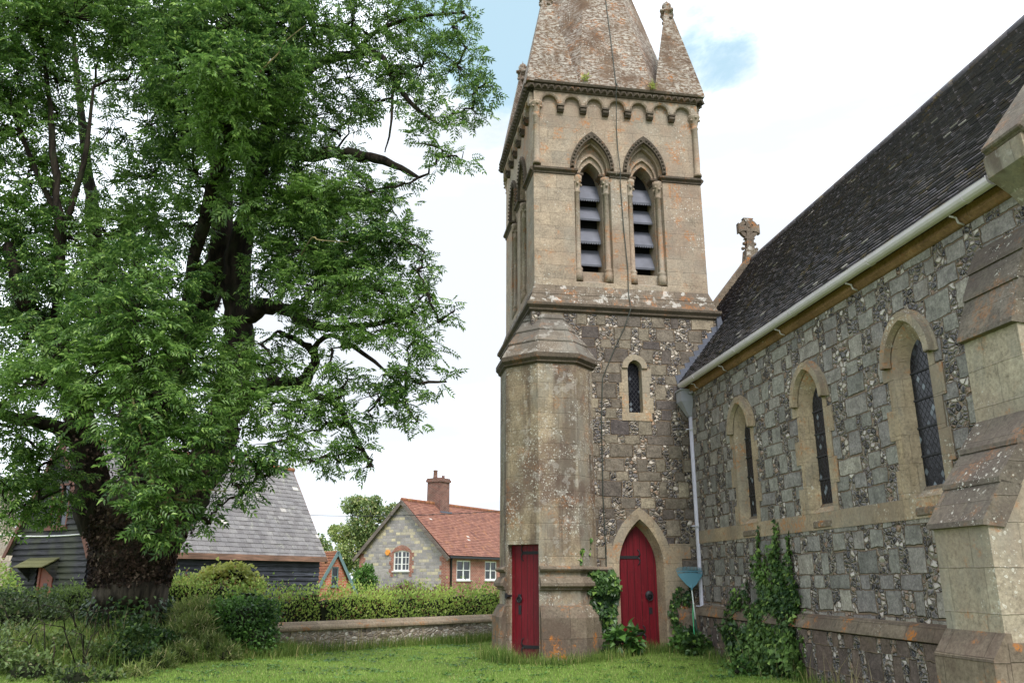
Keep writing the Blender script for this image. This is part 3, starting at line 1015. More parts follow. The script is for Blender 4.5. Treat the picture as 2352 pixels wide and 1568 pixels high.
b.build('moulding', M['string'], turret, FT)
b = MB()
pr = [(.1, 6.085)]
z0, z1, nst = 6.09, 7.9, 6
for i in range(nst):
    f0, f1 = i / nst, (i + 1) / nst
    pr += [(.105 - 1.05 * f1 + .0, z0 + (z1 - z0) * f1)]
    if i < nst - 1:
        pr += [(.105 - 1.05 * f1 + .02, z0 + (z1 - z0) * f1 - .008), (.105 - 1.05 * f1 + .02, z0 + (z1 - z0) * f1 + .02)]
b.sweep(oc2, pr, True)
b.build('cap', M['cap'], turret, FT)
F5 = tface(math.radians(225))
pend = F5 @ Vector((.015, 0, 0))
path = [oc2[6 - 1 + 0]] if False else None
vtx = lambda deg: (TC[0] + TR / math.cos(math.pi / 8) * math.cos(math.radians(deg)), TC[1] + TR / math.cos(math.pi / 8) * math.sin(math.radians(deg)))
path = [vtx(a) for a in (-112.5, -67.5, -22.5, 22.5, 67.5, 112.5, 157.5, -157.5)] + [(pend.x, pend.y)]
b = MB()
b.sweep(path, [(0, 1.0), (.05, .97), (.15, .77), (.15, -.3), (0, -.3)])
b.build('plinth', M['plinth'], turret, FT)
for run in ([(-.9, 0), (-.56, 0)], [(.78, 0), (1.45, 0)]):
    b = MB()
    b.sweep(run, [(0, 1.0), (.05, .97), (.15, .77), (.15, -.3), (0, -.3)])
    b.build('plinth', M['plinth'], tower, FT)
for prof in ([(0, 1.62), (.07, 1.64), (.1, 1.68), (.07, 1.72), (0, 1.74)], [(0, 1.27), (.05, 1.29), (.05, 1.32), (.12, 1.36), (.12, 1.42), (.06, 1.52), (0, 1.54)]):
    b = MB()
    b.sweep(path, prof)
    b.build('moulding', M['plinth'], turret, FT)
    for run in ([(-.9, 0), (-.56, 0)], [(1.05, 0), (1.45, 0)]):
        b = MB(); b.sweep(run, prof); b.build('moulding', M['plinth'], tower, FT)

# doors
def strap(b, x0, x1, z, y, s_=1):
    """strap hinge with a forked end"""
    b.box(min(x0, x1), max(x0, x1), y - .012, y, z - .03, z + .03)
    e = x1
    for q in (-1, 1):
        pts = [(e, z), (e + s_ * .04, z + q * .06), (e + s_ * .03, z + q * .12), (e - s_ * .01, z + q * .16)]
        b.tube([(p[0], y - .006, p[1]) for p in pts], [.018, .016, .013, .008], 5)


b = MB()
b.poly([(x, .27, z) for x, z in outline(grow(door_i, .05, .05, -.1))])
d1 = b.build('door', M['red_door'], church, FT, label='arched red plank door in the tower wall')
b = MB(); strap(b, -.31, .1, 1.93, .268); b.build('hinge', M['black'], d1, FT)
b = MB(); strap(b, -.31, .15, .42, .268); b.build('hinge', M['black'], d1, FT)
b = MB()
b.lathe((0, 0, 0), [(.09, 0), (.09, .015), (.03, .02)], 14)
for i, p in enumerate(b.v): b.v[i] = Vector((.31 + p.x, .27 - p.z, 1.17 + p.y))
b.tube([(.31 + .065 * math.cos(a), .235, 1.13 + .065 * math.sin(a)) for a in np.linspace(0, 2 * math.pi, 15)], .014, 6, False)
b.build('handle', M['black'], d1, FT)
b = MB(); b.box(.29, .36, .255, .27, .8, .93); b.build('keyhole_plate', M['black'], d1, FT)

b = MB(F5)
b.poly(((tdoor['cx'] - .4, .16, -.12), (tdoor['cx'] + .4, .16, -.12), (tdoor['cx'] + .4, .16, 2.2), (tdoor['cx'] - .4, .16, 2.2)))
d2 = b.build('door', M['red_door'], church, FT, label='narrow square headed red door in the turret')
b = MB(F5); strap(b, tdoor['cx'] + .36, tdoor['cx'] - .1, 2.0, .158, -1); b.build('hinge', M['black'], d2, FT)
b = MB(F5); strap(b, tdoor['cx'] + .36, tdoor['cx'] - .1, .22, .158, -1); b.build('hinge', M['black'], d2, FT)
b = MB(F5)
x = tdoor['cx'] - .18
b.box(x - .03, x + .03, .145, .16, .82, .99)
b.box(x - .035, x + .035, .135, .16, 1.06, 1.2)
b.tube([(x + .055 * math.cos(a), .125, 1.1 + .055 * math.sin(a)) for a in np.linspace(0, 2 * math.pi, 13)], .014, 6, False)
b.build('handle', M['black'], d2, FT)
b = MB(F5); b.box(tdoor['cx'] - .42, tdoor['cx'] - .375, -.03, .0, 1.12, 1.22); b.box(tdoor['cx'] - .39, tdoor['cx'] - .34, -.03, .1, 1.15, 1.19)
b.build('latch', M['black'], d2, FT)

# ------------------------------------------------------------------ nave
NO = [op(cx, .36, 2.44, 4.12, 4.60) for cx in (2.73, 5.32, 7.87)]
b = MB()
b.wall(-.4, 10.3, -.4, 5.5, NO)
nave = b.build('nave_wall', M['flint_nave'], church, FN)
b = MB()
b.box(-.05, 9.35, -.012, .02, 2.2, 2.452)
b.build('string_course', M['trim'], nave, FN)
b = MB()
b.sweep([(-.1, 0), (9.35, 0)], [(0, .99), (.06, .96), (.13, .83), (.14, .79), (.1, .775), (0, .77)])
b.build('plinth_moulding', M['plinth'], nave, FN)
b = MB()
b.sweep([(-.1, 0), (9.35, 0)], [(0, .765), (.1, .765), (.1, -.4), (0, -.4)])
b.build('plinth', M['base_stone'], nave, FN)
b = MB()
b.sweep([(-.05, 0), (10.3, 0)], [(0, 5.37), (.03, 5.385), (.07, 5.43), (.08, 5.54), (0, 5.56)])
b.build('cornice', M['cornice'], nave, FN)
rng = random.Random(4)
for wi, o in enumerate(NO):
    oi = op(o['cx'], .22, 2.58, 4.02, 4.40)
    b = MB()
    b.reveal(o, -.016, grow(o, -.05, -.05), .02)
    b.reveal(grow(o, -.05, -.05), .02, oi, .14)
    b.arch_ring(o, grow(o, .2, .2), -.016, 0, legs=False)
    z = 2.454
    i = 0
    while z < 4.1:
        h = min(.33 + .06 * rng.random(), 4.13 - z)
        for s_ in (-1, 1):
            wd = (.24, .13)[(i + (s_ > 0)) % 2] + rng.uniform(-.03, .03)
            if s_ < 0:
                b.box(o['cx'] - .36 - wd, o['cx'] - .36, -.016, .02, z, z + h - .004)
            else:
                b.box(o['cx'] + .36, o['cx'] + .36 + wd, -.016, .02, z, z + h - .004)
        z += h; i += 1
    win = b.build('nave_window', M['trim'], church, FN)
    b = MB()
    b.poly([(x, .135, z) for x, z in outline(grow(oi, .03, .03, 2.55))])
    b.build('pane', M['glass'], win, FN)
    for z in (2.95, 3.3, 3.65, 4.0):
        b = MB()
        b.box(o['cx'] - .22, o['cx'] + .22, .118, .133, z - .012, z + .012)
        b.build('glazing_bar', M['black'], win, FN)
    b = MB()
    b.arch_ring(grow(o, .05, .05, 4.14), grow(o, .15, .16, 4.14), -.1, 0)
    b.strip([(x, -.1, z) for x, z in outline(grow(o, .05, .05, 4.14))], [(x, -.03, z) for x, z in outline(grow(o, .012, .012, 4.14))])
    b.build('hood_mould', M['trim'], win, FN)
    b = MB()
    b.prism(((o['cx'] - .26, .02, 2.2), (o['cx'] - .26, -.03, 2.24), (o['cx'] - .26, -.03, 2.3), (o['cx'] - .26, .13, 2.585), (o['cx'] - .26, .2, 2.585), (o['cx'] - .26, .2, 2.2)), (.52, 0, 0))
    b.build('sill', M['plinth'], win, FN)


def roof_tiles(b, x0, x1, e, r, gauge, tw, th, rng, lift=.012, jit=.004):
    """courses of separate tiles from the eave line (y, z)=e up to the ridge r"""
    e, r = Vector((0, *e)), Vector((0, *r))
    up = (r - e); L = up.length; up.normalize()
    nrm = Vector((1, 0, 0)).cross(up)
    if nrm.z < 0: nrm = -nrm
    n = int(L / gauge) + 1
    for k in range(n):
        s0 = k * gauge
        s1 = min(s0 + gauge * 1.25, L)
        x = x0 - (tw / 2 if k % 2 else 0) + rng.uniform(-.01, .01)
        while x < x1:
            a, c = max(x, x0), min(x + tw - .004, x1)
            x += tw
            if c - a < .02:
                continue
            j0, j1 = th + lift + rng.uniform(-jit, jit), lift * .2
            ds = rng.uniform(-.006, .006)
            p = lambda xx, ss, hh: e + Vector((xx, 0, 0)) + up * ss + nrm * hh
            A, B, C_, D = p(a, s0 + ds, j0 + rng.uniform(-jit, jit)), p(c, s0 + ds, j0 + rng.uniform(-jit, jit)), p(c, s1, j1), p(a, s1, j1)
            E, F_ = p(a, s0 + ds, j0 - th), p(c, s0 + ds, j0 - th)
            i = [b.vert(q) for q in (A, B, C_, D, E, F_)]
            b.face((i[0], i[1], i[2], i[3])); b.face((i[4], i[5], i[1], i[0]))
            b.face((i[4], i[0], i[3])); b.face((i[5], i[2], i[1]))


EV, RD = (-.21, 5.60), (3.2, 9.93)
b = MB()
roof_tiles(b, -2.95, 10.1, EV, RD, .105, .17, .02, random.Random(2), .016, .004)
roof = b.build('nave_roof', M['nave_tile'], church, FN)
b = MB()
b.prism(((-2.9, -.2, 5.57), (-2.9, 3.2, 9.9), (-2.9, 6.6, 5.57)), (13.2, 0, 0))
b.build('roof_light_block', M['void'], roof, FN)  # added solid below the tiles, keeps light from passing through
b = MB()
for k in range(29):
    x = -2.9 + .45 * k
    b.tube([(x, 3.2, 9.9), (x + .445, 3.2, 9.895)], [.105, .11], 8)
b.build('ridge_tile', M['nave_tile'], roof, FN)
# far gable with coping, cross
def slab_along(b, x0, x1, e, r, up_, th):
    e, r = Vector((0, *e)), Vector((0, *r))
    u_ = (r - e).normalized(); n_ = Vector((1, 0, 0)).cross(u_)
    if n_.z < 0: n_ = -n_
    q = [e + n_ * up_, r + n_ * up_, r + n_ * (up_ + th), e + n_ * (up_ + th)]
    b.prism([(x0, p.y, p.z) for p in q], (x1 - x0, 0, 0))
b = MB()
slab_along(b, -3.2, -2.86, (-.25, 5.55), (3.2, 9.93), .02, .14)
slab_along(b, -3.2, -2.86, (6.65, 5.55), (3.2, 9.93), .02, .14)
b.prism(((-3.15, 0, 3), (-3.15, 0, 5.8), (-3.15, 3.2, 9.95), (-3.15, 6.4, 5.8), (-3.15, 6.4, 3)), (.26, 0, 0))
b.build('gable_coping', M['plinth'], roof, FN)
b = MB()
cz, cx_ = 10.9, -3.03
b.prism([(cx_ - .13, 3.2 - .22, 9.85), (cx_ - .13, 3.2 + .22, 9.85), (cx_ - .13, 3.2 + .16, 10.25), (cx_ - .13, 3.2 - .16, 10.25)], (.26, 0, 0))
b.prism([(cx_ - .08, 3.2 - .12, 10.2), (cx_ - .08, 3.2 + .12, 10.2), (cx_ - .08, 3.2 + .08, cz), (cx_ - .08, 3.2 - .08, cz)], (.16, 0, 0))
for k in range(4):
    a = math.pi / 2 * k
    f = lambda r_, o_: (cx_ - .075, 3.2 + r_ * math.cos(a) - o_ * math.sin(a), cz + r_ * math.sin(a) + o_ * math.cos(a))
    b.prism([f(.03, -.075), f(.2, -.09), f(.31, -.15), f(.31, .15), f(.2, .09), f(.03, .075)], (.15, 0, 0))
N_ = 24
for k in range(N_):
    a0, a1 = 2 * math.pi * k / N_, 2 * math.pi * (k + 1) / N_
    g_ = lambda r_, a: (cx_ - .055, 3.2 + r_ * math.cos(a), cz + r_ * math.sin(a))
    b.prism([g_(.17, a0), g_(.285, a0), g_(.285, a1), g_(.17, a1)], (.11, 0, 0))
for s_ in (-1, 1):
    for z in (10.3, 10.45):
        b.lathe((cx_, 3.2 + s_ * (.2 - (z - 10.3) * .3), z), [(.005, -.05), (.05, -.02), (.05, .03), (.005, .06)], 6)
b.build('gable_cross', M['setoff'], church, FN)

# near gable parapet with kneeler
b = MB()
slab_along(b, 10.06, 10.62, (-.26, 5.68), (3.2, 10.1), .06, .13)
par = b.build('gable_parapet', M['weather'], church, FN, bevel=.02)
b = MB()
b.prism(((10.1, 0, 5.57), (10.1, -.24, 5.74), (10.1, 3.2, 10.1), (10.1, 3.4, 9.6), (10.1, .5, 5.3), (10.1, 0, 4.9)), (.46, 0, 0))
b.prism(((10.04, .1, 5.1), (10.04, -.12, 5.34), (10.04, -.34, 5.5), (10.04, -.36, 5.72), (10.04, .1, 6.3)), (.54, 0, 0))
b.box(10.085, 10.7, -.02, .4, -.4, 5.3)
b.build('kneeler', M['turret'], par, FN)
b = MB()
b.prism([(10.3, y, z) for y, z in ((.02, -.4), (.02, 5.5), (3.2, 9.7), (6.4, 5.5), (6.4, -.4))], (.26, 0, 0))
b.poly(((-3, 6.4, -.4), (10.4, 6.4, -.4), (10.4, 6.4, 5.6), (-3, 6.4, 5.6)))
b.build('gable_wall', M['flint_nave'], church, FN)

# buttress
b = MB()
b.prism([(9.3, -p, z) for p, z in ((0, -.4), (1.0, -.4), (1.0, 1.98), (.36, 2.98), (.34, 3.05), (.34, 3.92), (.0, 4.95))], (.78, 0, 0))
butt = b.build('buttress', M['buttress'], church, FN)
b = MB()
b.prism([(9.285, -p, z) for p, z in ((.9, -.4), (1.16, -.4), (1.16, .82), (1.0, 1.04), (.95, 1.04))], (.81, 0, 0))
b.prism([(9.26, -p, z) for p, z in ((.0, -.4), (.9, -.4), (.9, .98), (.0, .98))], (.05, 0, 0))
b.box(9.3, 10.1, -1.0, -.0, -.4, .96)
b.build('plinth', M['plinth'], butt, FN)
for (p0, z0, p1, z1) in ((1.06, 1.97, .80, 2.38), (.83, 2.36, .55, 2.74), (.58, 2.72, .33, 3.08), (.41, 3.93, .23, 4.42), (.26, 4.40, .12, 4.74), (.15, 4.72, -.02, 5.05)):
    b = MB()
    b.prism([(9.28, -p0, z0), (9.28, -p0 + .01, z0 + .05), (9.28, -p1, z1), (9.28, -p1 + .2, z1 - .05), (9.28, -p0 + .22, z0 - .02)], (.82, 0, 0))
    b.build('weathering', M['weather'], butt, FN)

# rainwater goods
b = MB()
A = [(.215 + .085 * math.cos(a), 5.565 + .085 * math.sin(a)) for a in np.linspace(math.pi, 2 * math.pi, 9)]
B = [(.215 + .072 * math.cos(a), 5.565 + .072 * math.sin(a)) for a in np.linspace(2 * math.pi, math.pi, 9)]
b.sweep([(.22, 0), (9.95, 0)], A + [(.305, 5.575)] + B + [A[0]], caps=False)
b.prism([(9.95, -p, z) for p, z in A + [(.3, 5.59), (.13, 5.59)]], (.012, 0, 0))
b.prism([(.22, -p, z) for p, z in A], (.01, 0, 0))
for x in (1.1, 3.2, 5.4, 7.6, 9.5):
    b.sweep([(x, 0), (x + .05, 0)], [(p + (p - .215) * .08, z - .006) for p, z in A], caps=True)
gut = b.build('gutter', M['gutter'], church, FN)
for x in (.75, 2.28, 4.73, 6.96, 9.2):
    b = MB()
    b.tube([(x, -.02, 5.38), (x, -.09, 5.40), (x, -.11, 5.46), (x, -.19, 5.475)], .013, 6)
    b.build('bracket', M['gutter'], gut, FN)
b = MB()
b.tube([(1.3, -.14, 5.05), (1.3, -.14, 2.6), (1.3, -.14, .95), (1.29, -.16, .75), (1.3, -.15, .3)], [.058, .058, .058, .062, .062], 12)
b.tube([(1.3, -.15, .32), (1.3, -.22, .2)], [.054, .05], 12)
for z in (4.6, 2.55, .95, .72):
    b.lathe((1.3, -.145, z), [(.05, -.035), (.066, -.03), (.066, -.005), (.072, 0), (.072, .02), (.05, .03)], 12)
pipe = b.build('downpipe', M['pipe'], church, FT)
for z in (4.6, 2.55, .95):
    b = MB(); b.tube([(1.2, -.01, z + .01), (1.2, -.1, z + .01), (1.26, -.14, z + .01)], .014, 6); b.build('bracket', M['pipe'], pipe, FT)
b = MB()
hx = 1.26
b.prism([(hx - .22, 0, 5.2), (hx - .22, -.3, 5.2), (hx + .22, -.3, 5.2), (hx + .22, 0, 5.2)], (0, 0, .24))
for s_ in (-1,):
    T4 = [(hx - .22, -.01, 5.2), (hx - .22, -.3, 5.2), (hx + .22, -.3, 5.2), (hx + .22, -.01, 5.2)]
    B4 = [(hx - .03, -.08, 4.88), (hx - .03, -.2, 4.88), (hx + .1, -.2, 4.88), (hx + .1, -.08, 4.88)]
    for i in range(4):
        b.poly((T4[i], B4[i], B4[(i + 1) % 4], T4[(i + 1) % 4]))
b.box(hx - .245, hx + .245, -.325, 0, 5.43, 5.46)
b.tube([(hx - .03, -.3, 5.37), (hx - .01, -.42, 5.37)], .03, 8)
b.build('hopper', M['hopper'], pipe, FT)
b = MB()
b.box(1.05, 1.5, -.5, -.1, .1, .16)
b.build('drain_slab', M['trim'], pipe, FT)
b = MB()
zr = lambda s_: 5.66 + (s_ - 1.16) * 1.26
for k in range(9):
    s_ = 1.10 + .115 * k
    z_ = zr(s_)
    b.prism([(s_, -.012 - .002 * (k % 2), z_ - .05), (s_ + .32, -.012 - .002 * (k % 2), z_ + .30), (s_ + .17, -.012 - .002 * (k % 2), z_ + .30), (s_ - .06, -.012 - .002 * (k % 2), z_ + .24)], (0, .012, 0))
b.prism([(2.1, -.05, 6.75), (2.28, -.05, 6.9), (2.2, -.05, 7.25), (2.1, -.05, 7.3)], (0, .3, 0))
b.build('lead_flashing', M['lead'], church, FT)
b = MB()
yf = lambda z: CY - SH * (ZA - z) / (ZA - ZB) - .02
cp = [(.03, yf(17.2), 17.2), (.01, yf(16.22), 16.22), (-.03, yf(14.53), 14.53), (-.08, yf(13.0) - .01, 13.0), (-.1, -.24, 12.97), (-.1, -.25, 12.9), (-.11, -.16, 12.75), (-.1, -.12, 12.5), (-.06, .07, 12.0), (-.05, .07, 11.4), (-.04, -.03, 10.75), (-.02, .07, 10.5), (.02, .07, 9.3), (.08, .07, 8.3), (.06, .04, 7.7),
      (.06, -.09, 7.36), (.03, -.12, 7.25), (-.08, -.03, 6.9), (-.28, -.03, 6.5), (-.46, -.03, 6.1), (-.63, -.02, 5.7), (-.68, -.02, 4.8), (-.7, -.02, 3.2), (-.68, -.02, 2.4), (-.66, -.02, .3)]
b.tube(cp, .011, 6)
b.build('lightning_conductor', M['wire'], church, FT)

# ------------------------------------------------------------------ foliage helpers (numpy)
def basis(d, upv):
    """rows d -> right-handed frames (d, side, normal)"""
    d = d / np.linalg.norm(d, axis=1, keepdims=True)
    s = np.cross(upv, d)
    l = np.linalg.norm(s, axis=1, keepdims=True)
    s = np.where(l < 1e-4, np.array([[1.0, 0, 0]]), s / np.maximum(l, 1e-6))
    return d, s, np.cross(d, s)


def unit(R, n):
    v = R.normal(size=(n, 3))
    return v / np.linalg.norm(v, axis=1, keepdims=True)


def compound_template(pairs=4, L=.27, ll=.105, lw=.036):
    """a pinnate ash leaf: (verts, faces), stalk along +x, up +z"""
    V, F = [], []
    def leaflet(bx, by, ang, l, wd, dz):
        c, s = math.cos(ang), math.sin(ang)
        i = len(V)
        for a, o, z in ((0, 0, 0), (.42, -.5, .012), (1, 0, -.03), (.42, .5, .012)):
            V.append((bx + a * l * c - o * wd * s, by + a * l * s + o * wd * c, dz + z))
        F.extend([(i, i + 1, i + 2), (i, i + 2, i + 3)])
    for k in range(pairs):
        x = L * (.28 + .62 * k / (pairs - 1))
        dz = -.12 * (x / L) ** 2 * L * 2
        sc = .82 + .25 * math.sin(math.pi * (k + .6) / pairs)
        leaflet(x, .003, math.radians(58), ll * sc, lw, dz)
        leaflet(x, -.003, math.radians(-58), ll * sc, lw, dz)
    leaflet(L * .95, 0, 0, ll, lw, -.05)
    return np.array(V), np.array(F)


def simple_template(l=1.0, wd=.55, fold=.1):
    V = np.array([(0, 0, 0), (.45 * l, -.5 * wd, fold), (l, 0, -fold * .5), (.45 * l, .5 * wd, fold)])
    return V, np.array([(0, 1, 2), (0, 2, 3)])


def ivy_template():
    V = np.array([(0, 0, 0), (.15, -.5, .05), (.5, -.28, .1), (1, 0, -.06), (.5, .28, .1), (.15, .5, .05)])
    return V, np.array([(0, 1, 2), (0, 2, 3), (0, 3, 4), (0, 4, 5)])


def scatter(tmpl, pos, d, up, size):
    TV, TF = tmpl
    n = len(pos)
    D, Sd, N = basis(d, up)
    V = pos[:, None, :] + size[:, None, None] * (TV[None, :, 0:1] * D[:, None, :] + TV[None, :, 1:2] * Sd[:, None, :] + TV[None, :, 2:3] * N[:, None, :])
    F = TF[None] + (np.arange(n) * len(TV))[:, None, None]
    return V.reshape(-1, 3), F.reshape(-1, 3)


def join(parts):
    Vs, Fs, o = [], [], 0
    for V, F in parts:
        Vs.append(V); Fs.append(F + o); o += len(V)
    return np.concatenate(Vs), np.concatenate(Fs)


def leaf_blob(R, centres, radii, n, tmpl, size, outward=.7, shell=.55, flat=.85, droop=.25):
    """leaves spread through overlapping ellipsoids, denser towards their skins"""
    centres, radii = np.asarray(centres, float), np.asarray(radii, float)
    wgt = radii ** 2
    k = R.choice(len(centres), size=n, p=wgt / wgt.sum())
    u = unit(R, n)
    r = shell + (1 - shell) * R.random(n) ** .6
    r = np.where(R.random(n) < .25, r * R.uniform(1.0, 1.32, n), r)
    p = centres[k] + u * (radii[k] * r)[:, None] * np.array([1, 1, flat])
    d = u * outward + unit(R, n) * .8 + np.array([0, 0, -droop])
    up = np.array([0, 0, 1.0]) + unit(R, n) * .7
    return scatter(tmpl, p, d, up, size * R.uniform(.65, 1.25, n))


def plant(name, label, cat, pos, group=None):
    return thing(name, label, cat, Matrix.Translation(pos), group)


# ------------------------------------------------------------------ the great ash tree
R = np.random.default_rng(7)
ash = plant('ash_tree', 'huge old pollarded ash with ivy covered trunk and feathery leaves overhanging the lawn', 'tree', at(290, 1470, 17.2))


def limb(b, pts, n=8, wob=.03):
    """pts: (px, py, distance, radius)"""
    P = [at(p[0], p[1], p[2]) for p in pts]
    rr = [p[3] for p in pts]
    path, rad = [], []
    for i in range(len(P) - 1):
        p0, p1, p2, p3 = P[max(i - 1, 0)], P[i], P[i + 1], P[min(i + 2, len(P) - 1)]
        m = 4
        for k in range(m):
            t = k / m
            q = .5 * ((2 * p1) + (p2 - p0) * t + (2 * p0 - 5 * p1 + 4 * p2 - p3) * t * t + (3 * p1 - p0 - 3 * p2 + p3) * t ** 3)
            r = rr[i] + (rr[i + 1] - rr[i]) * t
            q += Vector(R.normal(size=3)) * wob * min(1, r * 6)
            path.append(q); rad.append(r * (1 + .08 * R.normal()))
    path.append(P[-1]); rad.append(rr[-1])
    b.tube(path, rad, n)
    return path


skel = []
b = MB()
tr = [(292, 1560, 17.3, 1.25), (290, 1490, 17.3, .95), (294, 1420, 17.3, .74), (299, 1340, 17.3, .68), (308, 1265, 17.2, .74), (322, 1205, 17.2, .9), (328, 1165, 17.2, .86), (330, 1135, 17.2, .5)]
limb(b, tr, 18, .05)
b.build('trunk', M['trunk_bark'], ash)
limbs = [
    [(272, 1240, 17.1, .5), (228, 1165, 16.9, .42), (207, 1080, 16.8, .34), (196, 1000, 16.6, .3), (165, 900, 16.3, .25), (120, 800, 16, .2), (60, 700, 15.5, .16), (20, 560, 15.2, .1)],
    [(362, 1225, 17.2, .55), (430, 1130, 17.2, .52), (488, 1030, 17.2, .42), (525, 930, 17.1, .36), (547, 800, 17, .32), (542, 680, 16.9, .3), (556, 560, 16.7, .27), (585, 420, 16.5, .23), (622, 270, 16.2, .18), (665, 130, 16, .13), (700, -20, 15.8, .07)],
    [(320, 1180, 17.3, .55), (328, 1060, 17.4, .42), (350, 930, 17.5, .38), (420, 790, 17.5, .34), (482, 660, 17.4, .32), (512, 540, 17.3, .28), (505, 400, 17, .22), (470, 250, 16.7, .16), (450, 90, 16.4, .1)],
    [(340, 1190, 17.5, .5), (320, 1020, 17.8, .34), (290, 850, 18, .28), (250, 700, 18.2, .22), (215, 500, 18.3, .17), (190, 300, 18.3, .1), (170, 80, 18.2, .05)],
    [(556, 740, 16.9, .22), (600, 706, 16.7, .17), (650, 708, 16.5, .15), (700, 740, 16.2, .11), (770, 752, 15.8, .08), (860, 745, 15.4, .05), (950, 720, 15.1, .025)],
    [(530, 905, 17, .2), (610, 882, 16.6, .15), (680, 880, 16.3, .15), (708, 862, 16.2, .12), (722, 832, 16.1, .1), (714, 800, 16, .085), (690, 786, 15.9, .06), (640, 760, 15.7, .04)],
    [(690, 882, 16.3, .11), (715, 905, 16.1, .085), (765, 925, 15.8, .06), (810, 990, 15.4, .045), (850, 1070, 15, .025)],
    [(714, 808, 16, .07), (760, 770, 15.7, .05), (860, 830, 15.2, .035), (930, 900, 14.9, .02)],
    [(612, 330, 16.2, .15), (700, 356, 15.8, .14), (780, 350, 15.6, .13), (850, 362, 15.4, .11), (905, 380, 15.2, .08), (962, 408, 15, .03)],
    [(640, 250, 16, .12), (690, 182, 15.7, .11), (740, 143, 15.5, .1), (812, 125, 15.2, .09), (874, 128, 15, .075), (904, 186, 14.9, .06), (955, 248, 14.8, .045), (1015, 290, 14.7, .025)],
    [(904, 186, 14.9, .04), (901, 240, 14.9, .032), (896, 300, 14.9, .024), (884, 350, 14.9, .012)],
    [(812, 125, 15.2, .06), (870, 70, 15, .05), (960, 40, 14.8, .035), (1060, 30, 14.6, .02)],
    [(160, 890, 16.3, .2), (120, 760, 16.2, .22), (60, 735, 16, .2), (-40, 720, 15.6, .16), (-150, 690, 15, .1)],
    [(185, 1020, 16.6, .16), (110, 975, 16.2, .14), (40, 960, 15.8, .12), (-60, 930, 15.4, .08)],
    [(330, 900, 17.3, .18), (300, 800, 15.5, .14), (310, 700, 14, .1), (330, 620, 13, .06)],
    [(420, 790, 17.4, .2), (460, 520, 15.6, .14), (520, 330, 14.2, .1), (560, 150, 13.3, .06)],
    [(120, 790, 16, .12), (140, 600, 15.4, .1), (125, 400, 15, .08), (110, 200, 14.7, .05), (90, 40, 14.5, .03)],
    [(138, 560, 15.4, .07), (190, 380, 15.1, .05), (215, 200, 14.9, .03)],
    [(130, 500, 15.3, .07), (60, 340, 15, .05), (10, 200, 14.8, .03)],
]
for L_ in limbs:
    b = MB()
    pth = limb(b, L_, 9)
    skel += [(p, 0) for p in pth]
    b.build('limb', M['bark'], ash)
sk = np.array([tuple(p) for p, _ in skel])

